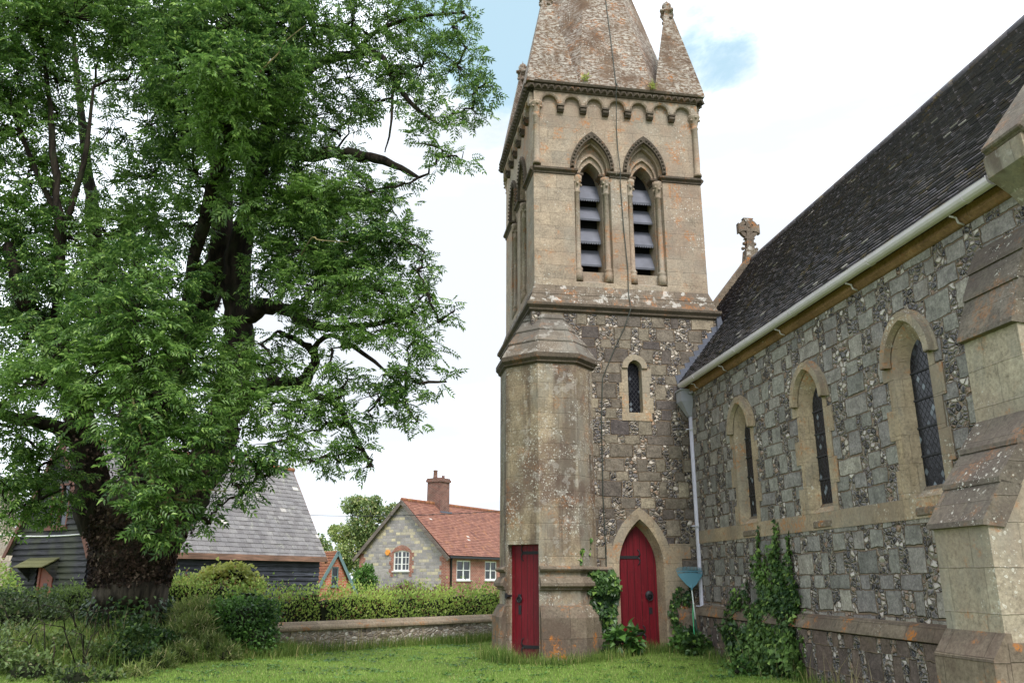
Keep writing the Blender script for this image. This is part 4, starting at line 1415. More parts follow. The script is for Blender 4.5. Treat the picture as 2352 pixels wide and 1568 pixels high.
# crown: (px, py, distance, radius px, weight)
CL = [
    (60, 60, 14.5, 95, 1.1), (170, 40, 14.5, 95, 1.0), (260, 70, 17, 80, .5), (330, 60, 15, 90, 1.0), (430, 60, 14, 90, 1.2), (530, 50, 13.5, 95, 1.3), (630, 60, 14, 90, 1.2), (720, 60, 14.5, 85, 1.1), (810, 50, 15, 80, .9), (890, 40, 15, 75, .8), (970, 50, 14.8, 75, .8), (1040, 60, 14.5, 55, .7), (1075, 40, 14.5, 35, .5),
    (40, 180, 14.7, 85, .9), (130, 180, 15, 80, .8), (220, 190, 17.5, 70, .45), (330, 160, 15.5, 80, .8), (420, 170, 13.8, 85, 1.2), (520, 170, 13, 95, 1.4), (620, 170, 13.6, 90, 1.3), (710, 160, 15, 80, 1.0), (800, 180, 15.5, 75, .8), (890, 150, 15, 75, .75), (970, 150, 14.8, 80, .85), (1050, 150, 14.6, 65, .85), (1095, 200, 14.5, 42, .8), (1070, 110, 14.6, 40, .6), (1085, 250, 14.5, 38, .7), (1120, 200, 14.4, 22, .4),
    (50, 300, 15.2, 80, .8), (150, 300, 15.5, 80, .7), (250, 300, 17.6, 65, .4), (340, 290, 16.5, 75, .7), (430, 280, 14.5, 80, 1.0), (530, 290, 13.6, 85, 1.2), (630, 290, 14.5, 85, 1.2), (720, 270, 15.5, 80, 1.1), (800, 280, 15.6, 75, .9), (870, 230, 15, 55, .6), (960, 230, 14.7, 60, .7), (1030, 270, 14.6, 55, .8), (1010, 340, 14.6, 45, .65), (1060, 370, 14.5, 38, .6), (960, 330, 14.8, 38, .45), (1000, 380, 14.6, 30, .35),
    (60, 420, 15.4, 80, .8), (160, 420, 15.8, 75, .75), (260, 420, 17, 80, .7), (360, 400, 16.5, 80, .8), (450, 400, 15.2, 80, .9), (600, 410, 15, 80, 1.0), (690, 390, 15.4, 80, 1.1), (780, 430, 15.2, 75, 1.1), (850, 440, 15, 60, .8), (900, 480, 14.9, 50, .7), (930, 420, 14.9, 32, .4), (820, 360, 15.5, 45, .6), (720, 470, 14.8, 75, 1.1),
    (50, 540, 15.6, 85, .9), (150, 540, 15.6, 80, .9), (250, 540, 16.6, 75, .8), (340, 520, 16.5, 70, .7), (430, 520, 16, 70, .8), (640, 500, 15.4, 75, 1.0), (700, 570, 15, 80, 1.1), (790, 540, 15, 75, 1.1), (870, 560, 14.9, 65, 1.0), (930, 550, 14.8, 50, .9), (960, 620, 14.8, 45, .8), (975, 580, 14.7, 28, .5), (640, 610, 15.5, 60, .8),
    (50, 650, 15.4, 75, .9), (140, 640, 15.2, 70, .8), (240, 630, 14.6, 75, 1.0), (310, 620, 13.4, 70, 1.2), (380, 650, 13.4, 65, 1.1), (400, 730, 14.2, 60, .9), (600, 640, 15.8, 50, .6), (720, 660, 15, 75, 1.1), (800, 650, 14.9, 75, 1.1), (880, 670, 14.8, 65, 1.0), (945, 700, 14.7, 50, .9), (985, 680, 14.6, 35, .7), (1045, 712, 14.6, 20, .35), (1005, 740, 14.6, 28, .5),
    (60, 780, 14.8, 70, .9), (150, 790, 14.2, 75, 1.1), (240, 740, 13.3, 75, 1.2), (310, 730, 12.8, 75, 1.3), (330, 830, 12.9, 75, 1.3), (230, 850, 13.2, 75, 1.2), (420, 820, 13.6, 70, 1.2), (480, 760, 14.3, 55, .9), (490, 860, 14.2, 60, 1.0), (560, 830, 15, 50, .7), (600, 790, 15.4, 45, .5), (640, 830, 15.3, 40, .5), (800, 740, 14.9, 55, .8), (880, 760, 14.7, 60, .9), (945, 790, 14.6, 45, .9), (990, 800, 14.5, 32, .7), (760, 800, 15, 35, .45),
    (30, 880, 14.2, 60, .8), (110, 880, 13.8, 70, 1.0), (180, 940, 13.4, 60, .9), (280, 940, 12.9, 65, 1.1), (370, 930, 13, 70, 1.2), (450, 950, 13.4, 65, 1.1), (540, 920, 14.4, 60, .9), (600, 940, 14.9, 50, .8), (660, 960, 15, 45, .7), (740, 870, 15.1, 35, .5), (800, 870, 14.9, 40, .6), (880, 860, 14.7, 45, .8), (930, 860, 14.6, 40, .8), (970, 880, 14.5, 32, .6), (1020, 870, 14.4, 22, .4), (930, 930, 14.5, 38, .7), (960, 970, 14.4, 25, .5),
    (40, 1000, 15, 60, .85), (60, 1080, 15.5, 60, .85), (120, 1060, 15.5, 50, .85), (90, 1150, 15.4, 50, .7), (150, 1120, 15.2, 42, .8), (30, 1170, 15, 44, .7), (10, 1110, 14.6, 50, .7), (340, 1020, 12.7, 60, 1.0), (420, 1030, 13, 60, 1.0), (500, 1010, 13.6, 60, .9), (560, 1040, 14.2, 50, .8), (620, 1020, 14.6, 45, .7), (690, 1000, 15, 45, .7), (750, 970, 15, 45, .7), (800, 960, 14.8, 40, .6), (850, 950, 14.7, 35, .6), (760, 1040, 14.8, 40, .7), (720, 1060, 14.8, 32, .6), (800, 1030, 14.7, 32, .6), (845, 1070, 14.6, 28, .55), (690, 1050, 15, 30, .5), (780, 1060, 14.7, 25, .5), (835, 1030, 14.7, 20, .4),
    (300, 1110, 12.6, 42, .9), (370, 1110, 12.9, 50, .9), (450, 1090, 13.3, 45, .8), (530, 1090, 14, 42, .7), (590, 1090, 14.4, 35, .6), (510, 1160, 14.2, 32, .6), (320, 1170, 12.7, 45, 1.0), (390, 1170, 13, 38, .8), (370, 1220, 13, 32, .7), (330, 1230, 12.9, 25, .6), (440, 1170, 13.6, 32, .6), (480, 1200, 14, 22, .4), (560, 1130, 14.2, 28, .5), (620, 1090, 14.5, 24, .4),
    (660, 770, 15.5, 42, .7), (700, 730, 15.3, 40, .7), (610, 840, 15.3, 42, .7), (650, 920, 15.2, 42, .8), (760, 830, 15, 36, .6), (730, 910, 15, 40, .7), (690, 930, 15.2, 36, .6), (850, 910, 14.7, 36, .6), (890, 920, 14.6, 36, .6), (780, 910, 15, 36, .6),
    (-90, 100, 14.5, 100, .8), (-90, 300, 15, 100, .8), (-90, 520, 15.3, 100, .8), (-90, 740, 15, 90, .8), (-70, 920, 14.5, 80, .7), (60, -60, 15, 100, .9), (230, -60, 15.5, 100, .9), (420, -60, 14.5, 100, 1), (610, -60, 14, 100, 1), (790, -60, 14.8, 90, .9), (940, -40, 15, 80, .7), (1040, -30, 14.8, 45, .6),
    (350, 520, 19, 90, .7), (250, 760, 18.6, 90, .6), (120, 680, 18.5, 90, .6), (600, 320, 18.5, 100, .8), (700, 520, 18, 100, .8), (450, 180, 18.5, 110, .8), (800, 620, 17.5, 80, .7), (520, 560, 18.5, 60, .5), (400, 900, 18.3, 70, .5), (560, 470, 14.6, 60, .7), (470, 640, 16.2, 45, .5),
]
tm = compound_template()
parts_, tw_v = [], MB()
ash_leaves = []
CL.sort(key=lambda q: np.min(np.linalg.norm(sk - np.array(at(q[0], q[1], q[2])), axis=1)))
for (px, py, dist, rp, wgt) in CL:
    if 80 < px < 290 and 130 < py < 480:
        wgt *= .5
    c = np.array(at(px, py, dist))
    r = rp / 1880.0 * np.linalg.norm(c - np.array([0, 0, EYE]))
    rt = px > 640
    ns = max(3, int((31.0 if not rt else (24.0 if py < 420 else 42.0)) * wgt * (r / .6) ** 2))
    u = unit(R, ns)
    rad = (.25 + .75 * R.random(ns) ** .5)
    sp = c + u * (r * rad)[:, None] * np.array([1, 1, .85])
    # branch from the nearest limb to the clump
    j = np.argmin(np.linalg.norm(sk - c, axis=1) + np.where(sk[:, 2] > c[2] + .8, .8, 0))
    q = sk[j]
    sk = np.vstack([sk, c[None], ((q + c) / 2)[None]])
    dq = np.linalg.norm(q - c)
    mid = (q + c) / 2 + R.normal(size=3) * .12 * dq * .5
    tw_v.tube([q, (q + mid) / 2 + R.normal(size=3) * .04, mid, (mid + c) / 2 + R.normal(size=3) * .05, c], [.032, .028, .024, .019, .014], 5, False)
    for k in range(ns):
        if R.random() < .55:
            tw_v.tube([c, (c + sp[k]) / 2 + R.normal(size=3) * .05, sp[k]], [.014, .009, .005], 3, False)
    # sprays of compound leaves round each twig end
    nl = 6
    base = np.repeat(sp, nl, axis=0) + R.normal(size=(ns * nl, 3)) * .05
    az = R.random(ns * nl) * 2 * math.pi
    outd = np.repeat(u, nl, axis=0) * .55
    d = np.stack([np.cos(az), np.sin(az), R.uniform(-.75, .5, ns * nl)], -1) + outd
    up = np.array([0, 0, 1.0]) + unit(R, ns * nl) * .85
    parts_.append(scatter(tm, base, d, up, R.uniform(.6, 1.18, ns * nl) * (.92 if rt else 1.05)))
V, F = join(parts_)
ash_crown = link('crown', np_mesh('crown', V, F, M['ash']), ash)
tw_v.build('twigs', M['bark'], ash)
for (pts) in [[(330, 1190, 13.1, .03), (350, 1110, 12.9, .03), (330, 1010, 12.8, .025), (300, 900, 12.9, .02)], [(380, 1230, 13.2, .035), (372, 1180, 13, .03), (395, 1120, 13, .025), (440, 1060, 13.2, .02), (480, 1010, 13.4, .012)],
              [(430, 1150, 13.6, .03), (400, 1140, 13.2, .02), (460, 1125, 13.5, .015), (520, 1128, 13.9, .008)],
              [(690, 590, 14.6, .018), (712, 552, 14.3, .016), (722, 545, 14.2, .016), (735, 552, 14.2, .014), (800, 556, 14.2, .006)], [(590, 175, 12.9, .016), (612, 150, 12.8, .015), (640, 122, 12.8, .014), (650, 100, 12.8, .01), (700, 60, 12.8, .006)]]:
    b = MB(); limb(b, pts, 6, .02)
    b.build('branch', M['twig'], ash)
# dead and living ivy clothing the trunk
def on_trunk(n, y0, y1, R, grow_=1.0):
    t = R.random(n)
    py = y0 + (y1 - y0) * t
    P, D = [], []
    ys = [p[1] for p in tr][::-1]; rs = [p[3] for p in tr][::-1]; xs = [p[0] for p in tr][::-1]; ds = [p[2] for p in tr][::-1]
    for y in py:
        x = np.interp(y, ys, xs); r = np.interp(y, ys, rs); dd = np.interp(y, ys, ds)
        a = R.uniform(0, 2 * math.pi)
        c = np.array(at(x, y, dd))
        o = np.array([math.cos(a), math.sin(a), 0])
        P.append(c + o * (r * grow_ + R.uniform(.0, .09)))
        D.append(o)
    return np.array(P), np.array(D)
P_, D_ = on_trunk(9000, 1135, 1345, R)
fade = R.random(len(P_)) < .9
d = np.array([0, 0, -1.0]) + D_ * .5 + unit(R, len(P_)) * .55
V, F = scatter(ivy_template(), P_, d, D_ + unit(R, len(P_)) * .7, R.uniform(.03, .085, len(P_)))
P2, D2 = [], []
for L_ in limbs[:4]:
    for k in range(1500):
        i = R.integers(0, 4); t = R.random()
        p, q = L_[i], L_[i + 1]
        c = np.array(at(p[0] + (q[0] - p[0]) * t, p[1] + (q[1] - p[1]) * t, p[2] + (q[2] - p[2]) * t))
        u = unit(R, 1)[0]; u[2] *= .3; u /= np.linalg.norm(u)
        P2.append(c + u * (p[3] + (q[3] - p[3]) * t + R.uniform(0, .08))); D2.append(u)
P2, D2 = np.array(P2), np.array(D2)
V2, F2 = scatter(ivy_template(), P2, np.array([0, 0, -1.0]) + D2 * .5 + unit(R, len(P2)) * .5, D2 + unit(R, len(P2)) * .6, R.uniform(.04, .085, len(P2)))
V, F = join([(V, F), (V2, F2)])
link('dead_ivy', np_mesh('dead_ivy', V, F, M['dead_ivy']), ash, label='brown dead ivy clinging to the trunk')
P_, D_ = on_trunk(5200, 1365, 1560, R, 1.05)
kp = R.random(len(P_)) < np.clip((1.05 - P_[:, 2]) / .5 + .35, 0.2, 1)
P_, D_ = P_[kp], D_[kp]
V, F = scatter(ivy_template(), P_, np.array([0, 0, -.7]) + D_ * .8 + unit(R, len(P_)) * .5, D_ + np.array([0, 0, .5]) + unit(R, len(P_)) * .4, R.uniform(.06, .12, len(P_)))
link('ivy', np_mesh('ivy', V, F, M['ivy']), ash, label='dark green ivy round the foot of the trunk')

# ------------------------------------------------------------------ boundary wall and hedge
def m_cobble(name, cols, mort, sc=9.0):
    g = G(name)
    P = g.pos()
    v = g.vm('ADD', g.scale(g.uv(), (1, 1.5, 1)), g.scale(g.noise(P, 6, 3, .6, col=True), (.08, .08, 0)))
    dd, cc = g.voro(v, sc, out='both')
    e = g.voro(v, sc, 'DISTANCE_TO_EDGE')
    c = g.ramp(g.sep(cc)[0], [(k / (len(cols) - 1), lin(*x)) for k, x in enumerate(cols)])
    f = g.noise(P, 22, 5, .7)
    c = g.mix(1.0, c, g.ramp(f, [(.3, (.6,) * 3), (.7, (1.3,) * 3)]), 'MULTIPLY')
    c = g.mix(g.smooth(e, .1, .04), c, lin(*mort))
    c = g.mix(g.mul(g.smooth(g.noise(P, 1.6, 4), .5, .66), .5), c, lin(104, 98, 78))
    return g.done(c, .9, g.bump(g.smooth(e, 0, .2), .8, .03), .25)


M['rubble_flint'] = m_cobble('pale flint rubble of the boundary wall', [(216, 208, 198), (136, 126, 118), (228, 222, 214), (168, 156, 144), (112, 104, 98), (204, 194, 182)], (158, 144, 128))
M['coping'] = m_ashlar('lichened wall coping', (168, 152, 132), (150, 136, 118), stain=.5, stain_col=(96, 84, 70), white=.4, orange=.4, dark=.3, seed=11, row=.3, length=.75)
FB = frame(-5.15, 17.95, math.radians(43.8))
wallo = thing('boundary_wall', 'low flint churchyard wall with pale stone coping below the hedge', 'wall', FB)
wallo['kind'] = 'thing'
b = MB()
b.box(0, 11, 0, .38, -.4, .42)
b.build('wall', M['rubble_flint'], wallo, FB)
b = MB()
b.prism([(-.03, y, z) for y, z in ((-.07, .42), (-.07, .5), (.1, .60), (.3, .60), (.46, .5), (.46, .42))], (11.05, 0, 0))
b.build('coping', M['coping'], wallo, FB, bevel=.02)

def hedge(name, label, pts, hgt, wd, n, mat, size, tmpl, cat='hedge'):
    """pts: plan polyline"""
    P = [Vector((x, y)) for x, y in pts]
    seg = [(a, c, (c - a).length) for a, c in zip(P, P[1:])]
    tot = sum(s[2] for s in seg)
    root = thing(name, label, cat, Matrix.Translation((P[0].x, P[0].y, 0)), 'hedges behind the churchyard')
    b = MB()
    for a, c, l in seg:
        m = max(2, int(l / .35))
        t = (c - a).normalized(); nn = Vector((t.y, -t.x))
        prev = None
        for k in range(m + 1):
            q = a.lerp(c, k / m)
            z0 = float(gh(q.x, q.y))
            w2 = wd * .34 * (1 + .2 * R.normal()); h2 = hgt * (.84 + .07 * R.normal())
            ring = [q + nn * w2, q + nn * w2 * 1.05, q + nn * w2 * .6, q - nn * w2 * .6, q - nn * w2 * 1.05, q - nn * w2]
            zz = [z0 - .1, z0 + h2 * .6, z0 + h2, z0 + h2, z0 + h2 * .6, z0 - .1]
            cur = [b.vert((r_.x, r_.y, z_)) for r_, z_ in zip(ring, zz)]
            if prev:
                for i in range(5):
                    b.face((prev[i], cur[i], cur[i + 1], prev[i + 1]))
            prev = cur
    b.build('stems', M['core'], root)  # added dark core mass, closes the view through the leaves
    pos, dd = [], []
    k = R.choice(len(seg), size=n, p=[s[2] / tot for s in seg])
    t = R.random(n)
    A = np.array([tuple(seg[i][0]) for i in range(len(seg))]); Cc = np.array([tuple(seg[i][1]) for i in range(len(seg))])
    base = A[k] + (Cc[k] - A[k]) * t[:, None]
    tv = (Cc - A) / np.linalg.norm(Cc - A, axis=1, keepdims=True)
    nv = np.stack([tv[:, 1], -tv[:, 0]], -1)[k]
    ph = R.random(n) * math.pi * 1.25 - math.pi * .12
    ex = .62
    c, s = np.cos(ph), np.sin(ph)
    rr = R.uniform(.8, 1.1, n) + np.where(R.random(n) < .12, R.uniform(0, .22, n), 0)
    lump = 1 + .09 * np.sin(base[:, 0] * 3.1 + base[:, 1] * 1.3) + .07 * np.sin(base[:, 0] * 7.7 - base[:, 1] * 4.1 + ph * 3)
    off = np.sign(c) * np.abs(c) ** ex * wd * .5 * rr * lump
    hz = np.where(s > 0, np.abs(s) ** ex, -.0) * hgt * rr * (1 + .3 * (lump - 1))
    low = R.random(n) < .35
    hz = np.where(low, R.random(n) * hgt * .95, hz)
    off = np.where(low, np.where(R.random(n) < .8, 1, -1) * wd * .5 * rr * lump, off)
    xy = base + nv * off[:, None]
    pos = np.concatenate([xy, (gh(xy[:, 0], xy[:, 1]) + hz)[:, None]], 1)
    o = np.concatenate([nv * (off / wd * 2)[:, None], (hz / hgt)[:, None]], 1)
    d = o * .6 + unit(R, n) * .8 + np.array([0, 0, .35])
    V, F = scatter(tmpl, pos, d, o + unit(R, n) * .6, size * R.uniform(.6, 1.3, n))
    link('foliage', np_mesh('foliage', V, F, mat), root)
    return root


leaf1 = simple_template(1, .55, .12)
hedge('hedge', 'clipped yellow green hedge running along behind the low flint wall', [(-8.6, 19.7), (-5.9, 19.4), (-4.6, 20.1), (.4, 24.8), (3.5, 27.6)], 1.24, 1.15, 30000, M['hedge'], .072, leaf1)
hedge('hedge', 'rough darker hedge under the barn left of the big trunk', [(-16.5, 21.5), (-12.5, 20.4), (-8.9, 19.6)], .92, 1.1, 12000, M['hedge_dark'], .08, leaf1)


def bush(name, label, cat, blobs, n, mat, size, tmpl=leaf1, core=.62, group=None, **kw):
    """blobs: (x, y, z, r) world"""
    c = np.array([q[:3] for q in blobs]); r = np.array([q[3] for q in blobs])
    root = plant(name, label, cat, (c[0][0], c[0][1], float(gh(c[0][0], c[0][1]))), group)
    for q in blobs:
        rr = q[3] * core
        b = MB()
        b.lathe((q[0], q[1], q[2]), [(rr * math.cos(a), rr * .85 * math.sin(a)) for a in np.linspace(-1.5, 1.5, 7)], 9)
        b.build('stems', M['core'], root)  # one added dark filler per blob, hides the hollow inside
    V, F = leaf_blob(R, c, r, n, tmpl, size, **kw)
    keep = None
    link('foliage', np_mesh('foliage', V, F, mat), root)
    return root


def W(px, py, Y, rp):
    p = at(px, py, Y)
    return (p.x, p.y, p.z, rp / 1880.0 * (p - Vector((0, 0, EYE))).length)


bush('hop_bush', 'yellow green climber heaped on the hedge in front of the barn wall', 'bush',
     [W(500, 1335, 20.6, 40), W(540, 1325, 20.6, 36), W(470, 1345, 20.6, 34), W(580, 1345, 20.8, 26), W(430, 1355, 20.5, 28), W(400, 1350, 20.5, 20)], 3000, M['hop'], .11, ivy_template(), core=.55)
bush('shrub', 'dense dark green shrub at the left end of the flint wall', 'bush',
     [W(560, 1430, 17.2, 62), W(520, 1420, 17.3, 52), W(585, 1470, 17, 48), W(540, 1480, 17, 52), W(600, 1410, 17.4, 40), W(500, 1470, 17.2, 45)], 8000, M['bush'], .085)
bram = bush('bramble_bush', 'tangled dark brambles filling the corner left of the tree foot', 'bush',
     [W(40, 1440, 16.5, 58), W(120, 1445, 16.8, 52), W(-50, 1470, 16, 80), W(170, 1480, 16.4, 34), W(20, 1400, 17.5, 42), W(100, 1410, 17.6, 36), W(30, 1500, 14.8, 66), W(130, 1515, 14.6, 60), W(210, 1525, 14.6, 46),
      W(60, 1560, 13.4, 58), W(170, 1575, 13.2, 48), W(-40, 1550, 13.6, 76), W(250, 1570, 13.6, 34)], 15000, M['bramble'], .085, droop=.1)
for k in range(20):
    px_, py_, Y_ = R.uniform(-20, 260), R.uniform(1420, 1570), R.uniform(13.6, 16.5)
    p0 = at(px_, py_, Y_); p0.z = float(gh(p0.x, p0.y)) + .1
    a_ = R.uniform(0, 6.28); L_ = R.uniform(.5, 1.1)
    dv = Vector((math.cos(a_), math.sin(a_), 0))
    b = MB(); b.tube([p0, p0 + dv * L_ * .3 + Vector((0, 0, L_ * .55)), p0 + dv * L_ * .7 + Vector((0, 0, L_ * .62)), p0 + dv * L_ + Vector((0, 0, L_ * .35))], [.012, .009, .007, .004], 4)
    b.build('bramble_cane', M['bark'], bram)
bush('ground_ivy', 'dark mound of ivy heaped round the foot of the ash trunk', 'ivy',
     [W(290, 1465, 16.4, 46), W(240, 1450, 16.5, 40), W(350, 1475, 16.4, 38), W(215, 1490, 15.9, 46), W(300, 1490, 15.7, 52), W(370, 1490, 15.8, 44), W(265, 1520, 15.0, 46), W(335, 1525, 14.9, 42)], 12000, M['ivy'], .075, ivy_template())
bush('weed_bank', 'bank of mixed grass and weeds between trunk foot and dark shrub', 'weeds',
     [W(410, 1470, 16.2, 38), W(450, 1450, 16.6, 40), W(480, 1490, 16.2, 34), W(420, 1510, 15.6, 34), W(370, 1530, 14.8, 30), W(470, 1410, 17.2, 34), W(430, 1415, 17.2, 34), W(520, 1505, 16, 24), W(310, 1555, 14, 26)], 9000, M['rank_leaf'], .16, simple_template(1, .09, .02), core=.5, outward=.4, droop=-.5)
bush('elder_bush', 'pale leggy bush before the stone house at the far left', 'bush',
     [W(8, 1365, 22, 34), W(35, 1385, 21, 30), W(-20, 1330, 23, 38), W(70, 1392, 20.5, 22)], 2400, M['hedge'], .1, core=.4)
bush('creeper', 'green creeper climbing the left corner of the red roofed cottage', 'climber',
     [W(838, 1320, 46.3, 20), W(832, 1338, 46.2, 22), W(850, 1335, 46.2, 16), W(845, 1305, 46.4, 11)], 1500, M['bush'], .16)

# ------------------------------------------------------------------ barn
M['board'] = m_wood('tarred weatherboard', (15, 17, 23), (62, 64, 74))
M['board_moss'] = m_wood('mossy tarred weatherboard', (18, 18, 22), (54, 54, 58), (62, 66, 46))
M['barge'] = m_wood('weathered barge board', (96, 74, 62), (140, 104, 88))
M['barge_grey'] = m_wood('silvered barge board', (84, 76, 70), (124, 114, 106))
M['moss_tile'] = m_tiles('mossy porch tiles', [(84, 86, 56), (98, 98, 64), (76, 78, 52)])


def boards(b, x0, x1, z0, z1, h, top=None, holes=(), step=.02):
    """overlapping weatherboards on the plane y=0, facing -y"""
    n = int((z1 - z0) / h) + 1
    for k in range(n):
        za, zb = z0 + k * h, min(z0 + (k + 1) * h, z1)
        if zb - za < .02:
            continue
        spans = [(x0, x1)]
        if top:
            a, c = top(za + .5 * h)
            spans = [(a, c)]
        for (ha, hb, hz0, hz1) in holes:
            if za < hz1 - .02 and zb > hz0 + .02:
                ns = []
                for a, c in spans:
                    if hb <= a or ha >= c: ns.append((a, c)); continue
                    if ha > a: ns.append((a, ha))
                    if hb < c: ns.append((hb, c))
                spans = ns
        for a, c in spans:
            if c - a < .03:
                continue
            cuts = [a]
            while cuts[-1] < c:
                cuts.append(min(c, cuts[-1] + R.uniform(1.5, 3.6)))
            for p, q in zip(cuts, cuts[1:]):
                j = R.uniform(-.005, .005)
                b.poly(((p, -.075 + j, za), (q, -.075 + j, za), (q, -.012, zb + .02), (p, -.012, zb + .02)))
                b.poly(((p, -.01, za), (q, -.01, za), (q, -.075 + j, za), (p, -.075 + j, za)))


FBN = frame(-14.0, 28.0, math.atan2(.86, .51))
barn = thing('barn', 'black weatherboarded barn with steep grey slate roof behind the ash tree', 'barn', FBN)
BL, BW, BE, BR = 10.8, 4.5, 2.62, 6.33
gx_ = Matrix(((0, 1, 0, 0), (-1, 0, 0, BW), (0, 0, 1, 0), (0, 0, 0, 1)))      # gable end: x across, y inwards
b = MB()
boards(b, 0, BL, -.1, BE - .05, .19)
b.box(.03, BL - .03, .0, .1, -.1, BE)
b.build('side_wall', M['board'], barn, FBN)
b = MB(gx_)
top = lambda z: (0, BW) if z < BE else ((z - BE) / (BR - BE) * BW / 2, BW - (z - BE) / (BR - BE) * BW / 2)
boards(b, 0, BW, -.1, BR - .1, .2, top, [(1.95, 3.05, 3.2, 4.7), (1.7, 2.75, -.2, 1.9)])
b.poly(((0.02, .05, -.1), (BW - .02, .05, -.1), (BW - .02, .05, BE), (BW / 2, .05, BR), (.02, .05, BE)))
b.build('gable_wall', M['board_moss'], barn, FBN)
b = MB()
b.poly(((BL, 0, -.1), (BL, BW, -.1), (BL, BW, BE), (BL, BW / 2, BR), (BL, 0, BE)))
b.poly(((0, BW, -.1), (BL, BW, -.1), (BL, BW, BE), (0, BW, BE)))
b.build('back_wall', M['board'], barn, FBN)
b = MB()
roof_tiles(b, -.18, BL + .2, (-.26, BE - .28), (BW / 2, BR + .05), .21, .32, .014, random.Random(8), .012, .005)
for e in ((-.2, BE - .3), (BW + .2, BE - .3)):
    slab_along(b, -.15, BL + .15, e, (BW / 2, BR + .02), -.05, .04)
br_ = b.build('roof', M['slate'], barn, FBN)
b = MB()
for k in range(25):
    b.tube([(-.15 + .45 * k, BW / 2, BR + .06), (-.15 + .45 * k + .44, BW / 2, BR + .055)], [.1, .11], 7)
b.build('ridge_tile', M['red_ridge'], br_, FBN)
for xx in (-.22, BL + .19):
    b = MB()
    for s_ in (-1, 1):
        e = (-.3, BE - .42) if s_ < 0 else (BW + .3, BE - .42)
        slab_along(b, xx, xx + .035, e, (BW / 2, BR + .02), -.13, .17)
    b.build('barge_board', M['brown_paint'] if xx < 0 else M['barge'], barn, FBN)
b = MB()
b.box(-.1, BL + .15, -.30, -.25, BE - .42, BE - .2)
b.box(-.1, BL + .15, -.25, -.05, BE - .36, BE - .3)
b.build('fascia', M['barge'], barn, FBN)
b = MB(gx_)
for q in ((1.95, 2.02, 3.2, 4.7), (2.98, 3.05, 3.2, 4.7), (1.95, 3.05, 4.63, 4.7), (1.95, 3.05, 3.2, 3.27), (2.46, 2.53, 3.2, 4.7)):
    b.box(q[0], q[1], -.07, .02, q[2], q[3])
b.box(1.88, 3.12, -.12, .0, 3.1, 3.2)
fw_ = b.build('window', M['brown_paint'], barn, FBN)
b = MB(gx_); b.poly(((1.97, .0, 3.22), (3.03, .0, 3.22), (3.03, .0, 4.68), (1.97, .0, 4.68))); b.build('pane', M['pane'], fw_, FBN)
b = MB(gx_)
b.box(1.95, 2.65, -.03, .03, -.2, 1.85)
b.box(1.82, 1.95, -.06, .03, -.2, 1.88)
dd_ = b.build('door', M['orange_door'], barn, FBN, bevel=.01)
b = MB(gx_); b.box(2.2, 2.42, -.04, -.02, .75, 1.35); b.build('pane', M['pane'], dd_, FBN)
b = MB(gx_)
for k in range(3):
    b.prism([(1.2, -.62 + .2 * k, 1.86 + .11 * k), (1.2, -.62 + .2 * k, 1.89 + .11 * k), (1.2, -.36 + .2 * k, 2.02 + .11 * k), (1.2, -.36 + .2 * k, 1.98 + .11 * k)], (1.75, 0, 0))
cano = b.build('porch_roof', M['moss_tile'], barn, FBN)
for x in (1.25, 2.85):
    b = MB(gx_)
    b.prism([(x, -.5, 1.85), (x, -.02, 2.1), (x, -.02, 1.3), (x, -.1, 1.5)], (.06, 0, 0))
    b.build('bracket', M['board_moss'], cano, FBN)

# ------------------------------------------------------------------ cottage
M['brick'] = m_brick('red cottage brick', (132, 72, 60), (158, 92, 76), (160, 146, 132))
M['chimney_brick'] = m_brick('dark chimney brick', (96, 58, 52), (122, 76, 66), (130, 118, 108))
M['bright_brick'] = m_brick('bright orange brick', (164, 80, 56), (182, 98, 70), (176, 156, 138))
M['rubble'] = m_rubble('grey and cream coursed rubble', [(150, 146, 144), (172, 166, 162), (132, 130, 132), (204, 192, 160), (162, 156, 154), (142, 138, 138)], (156, 150, 142), .17, .34)
M['house_stone'] = m_rubble('pale stone house wall', [(164, 152, 138), (184, 172, 156), (146, 134, 122), (170, 166, 160)], (150, 138, 124), .24, .42)
FC = frame(-3.65, 47, math.atan2(.866, .5))
cot = thing('cottage', 'long cottage with red tiled roof, stone gable and brick chimney across the hedge', 'cottage', FC)
CL_, CW, CE, CR = 13.0, 6.2, 2.95, 5.86
gc = Matrix(((0, 1, 0, 0), (-1, 0, 0, CW), (0, 0, 1, 0), (0, 0, 0, 1)))


def gtop(x): return CE + (CR - CE) * (1 - abs(x - CW / 2) / (CW / 2))


gtop.xs = [CW / 2]
gw = op(3.1, .56, 1.92, 2.94, 3.05)
b = MB(gc)
b.wall(0, CW, -.2, 9, [gw], top=gtop)
b.reveal(gw, 0, gw, .15)
b.build('gable_wall', M['rubble'], cot, FC)
b = MB(gc)
b.arch_ring(gw, grow(gw, .16, .3), -.012, 0, legs=False)
for k in range(6):
    z = 1.6 + .22 * k
    w_ = .2 + .12 * (k % 2)
    b.box(3.1 - .56 - w_, 3.1 - .56, -.012, .02, z, z + .22)
    b.box(3.1 + .56, 3.1 + .56 + w_, -.012, .02, z, z + .22)
b.build('window_dressing', M['brick'], cot, FC)
b = MB(gc)
for k in range(13):
    b.box(CW - .3 - .14 * (k % 2), CW + .003, -.012, .1, -.2 + .24 * k, .04 + .24 * k)
b.build('brick_quoin', M['brick'], cot, FC)
b = MB(gc)
for k in range(13):
    b.box(-.003, .3 + .14 * (k % 2), -.012, .1, -.2 + .24 * k, .04 + .24 * k)
b.build('brick_quoin', M['brick'], cot, FC)
w1, w2 = op(1.78, .72, 1.42, 2.5, 2.5), op(4.75, .66, 1.42, 2.5, 2.5)
w3 = op(8.0, .7, 1.42, 2.5, 2.5)
b = MB()
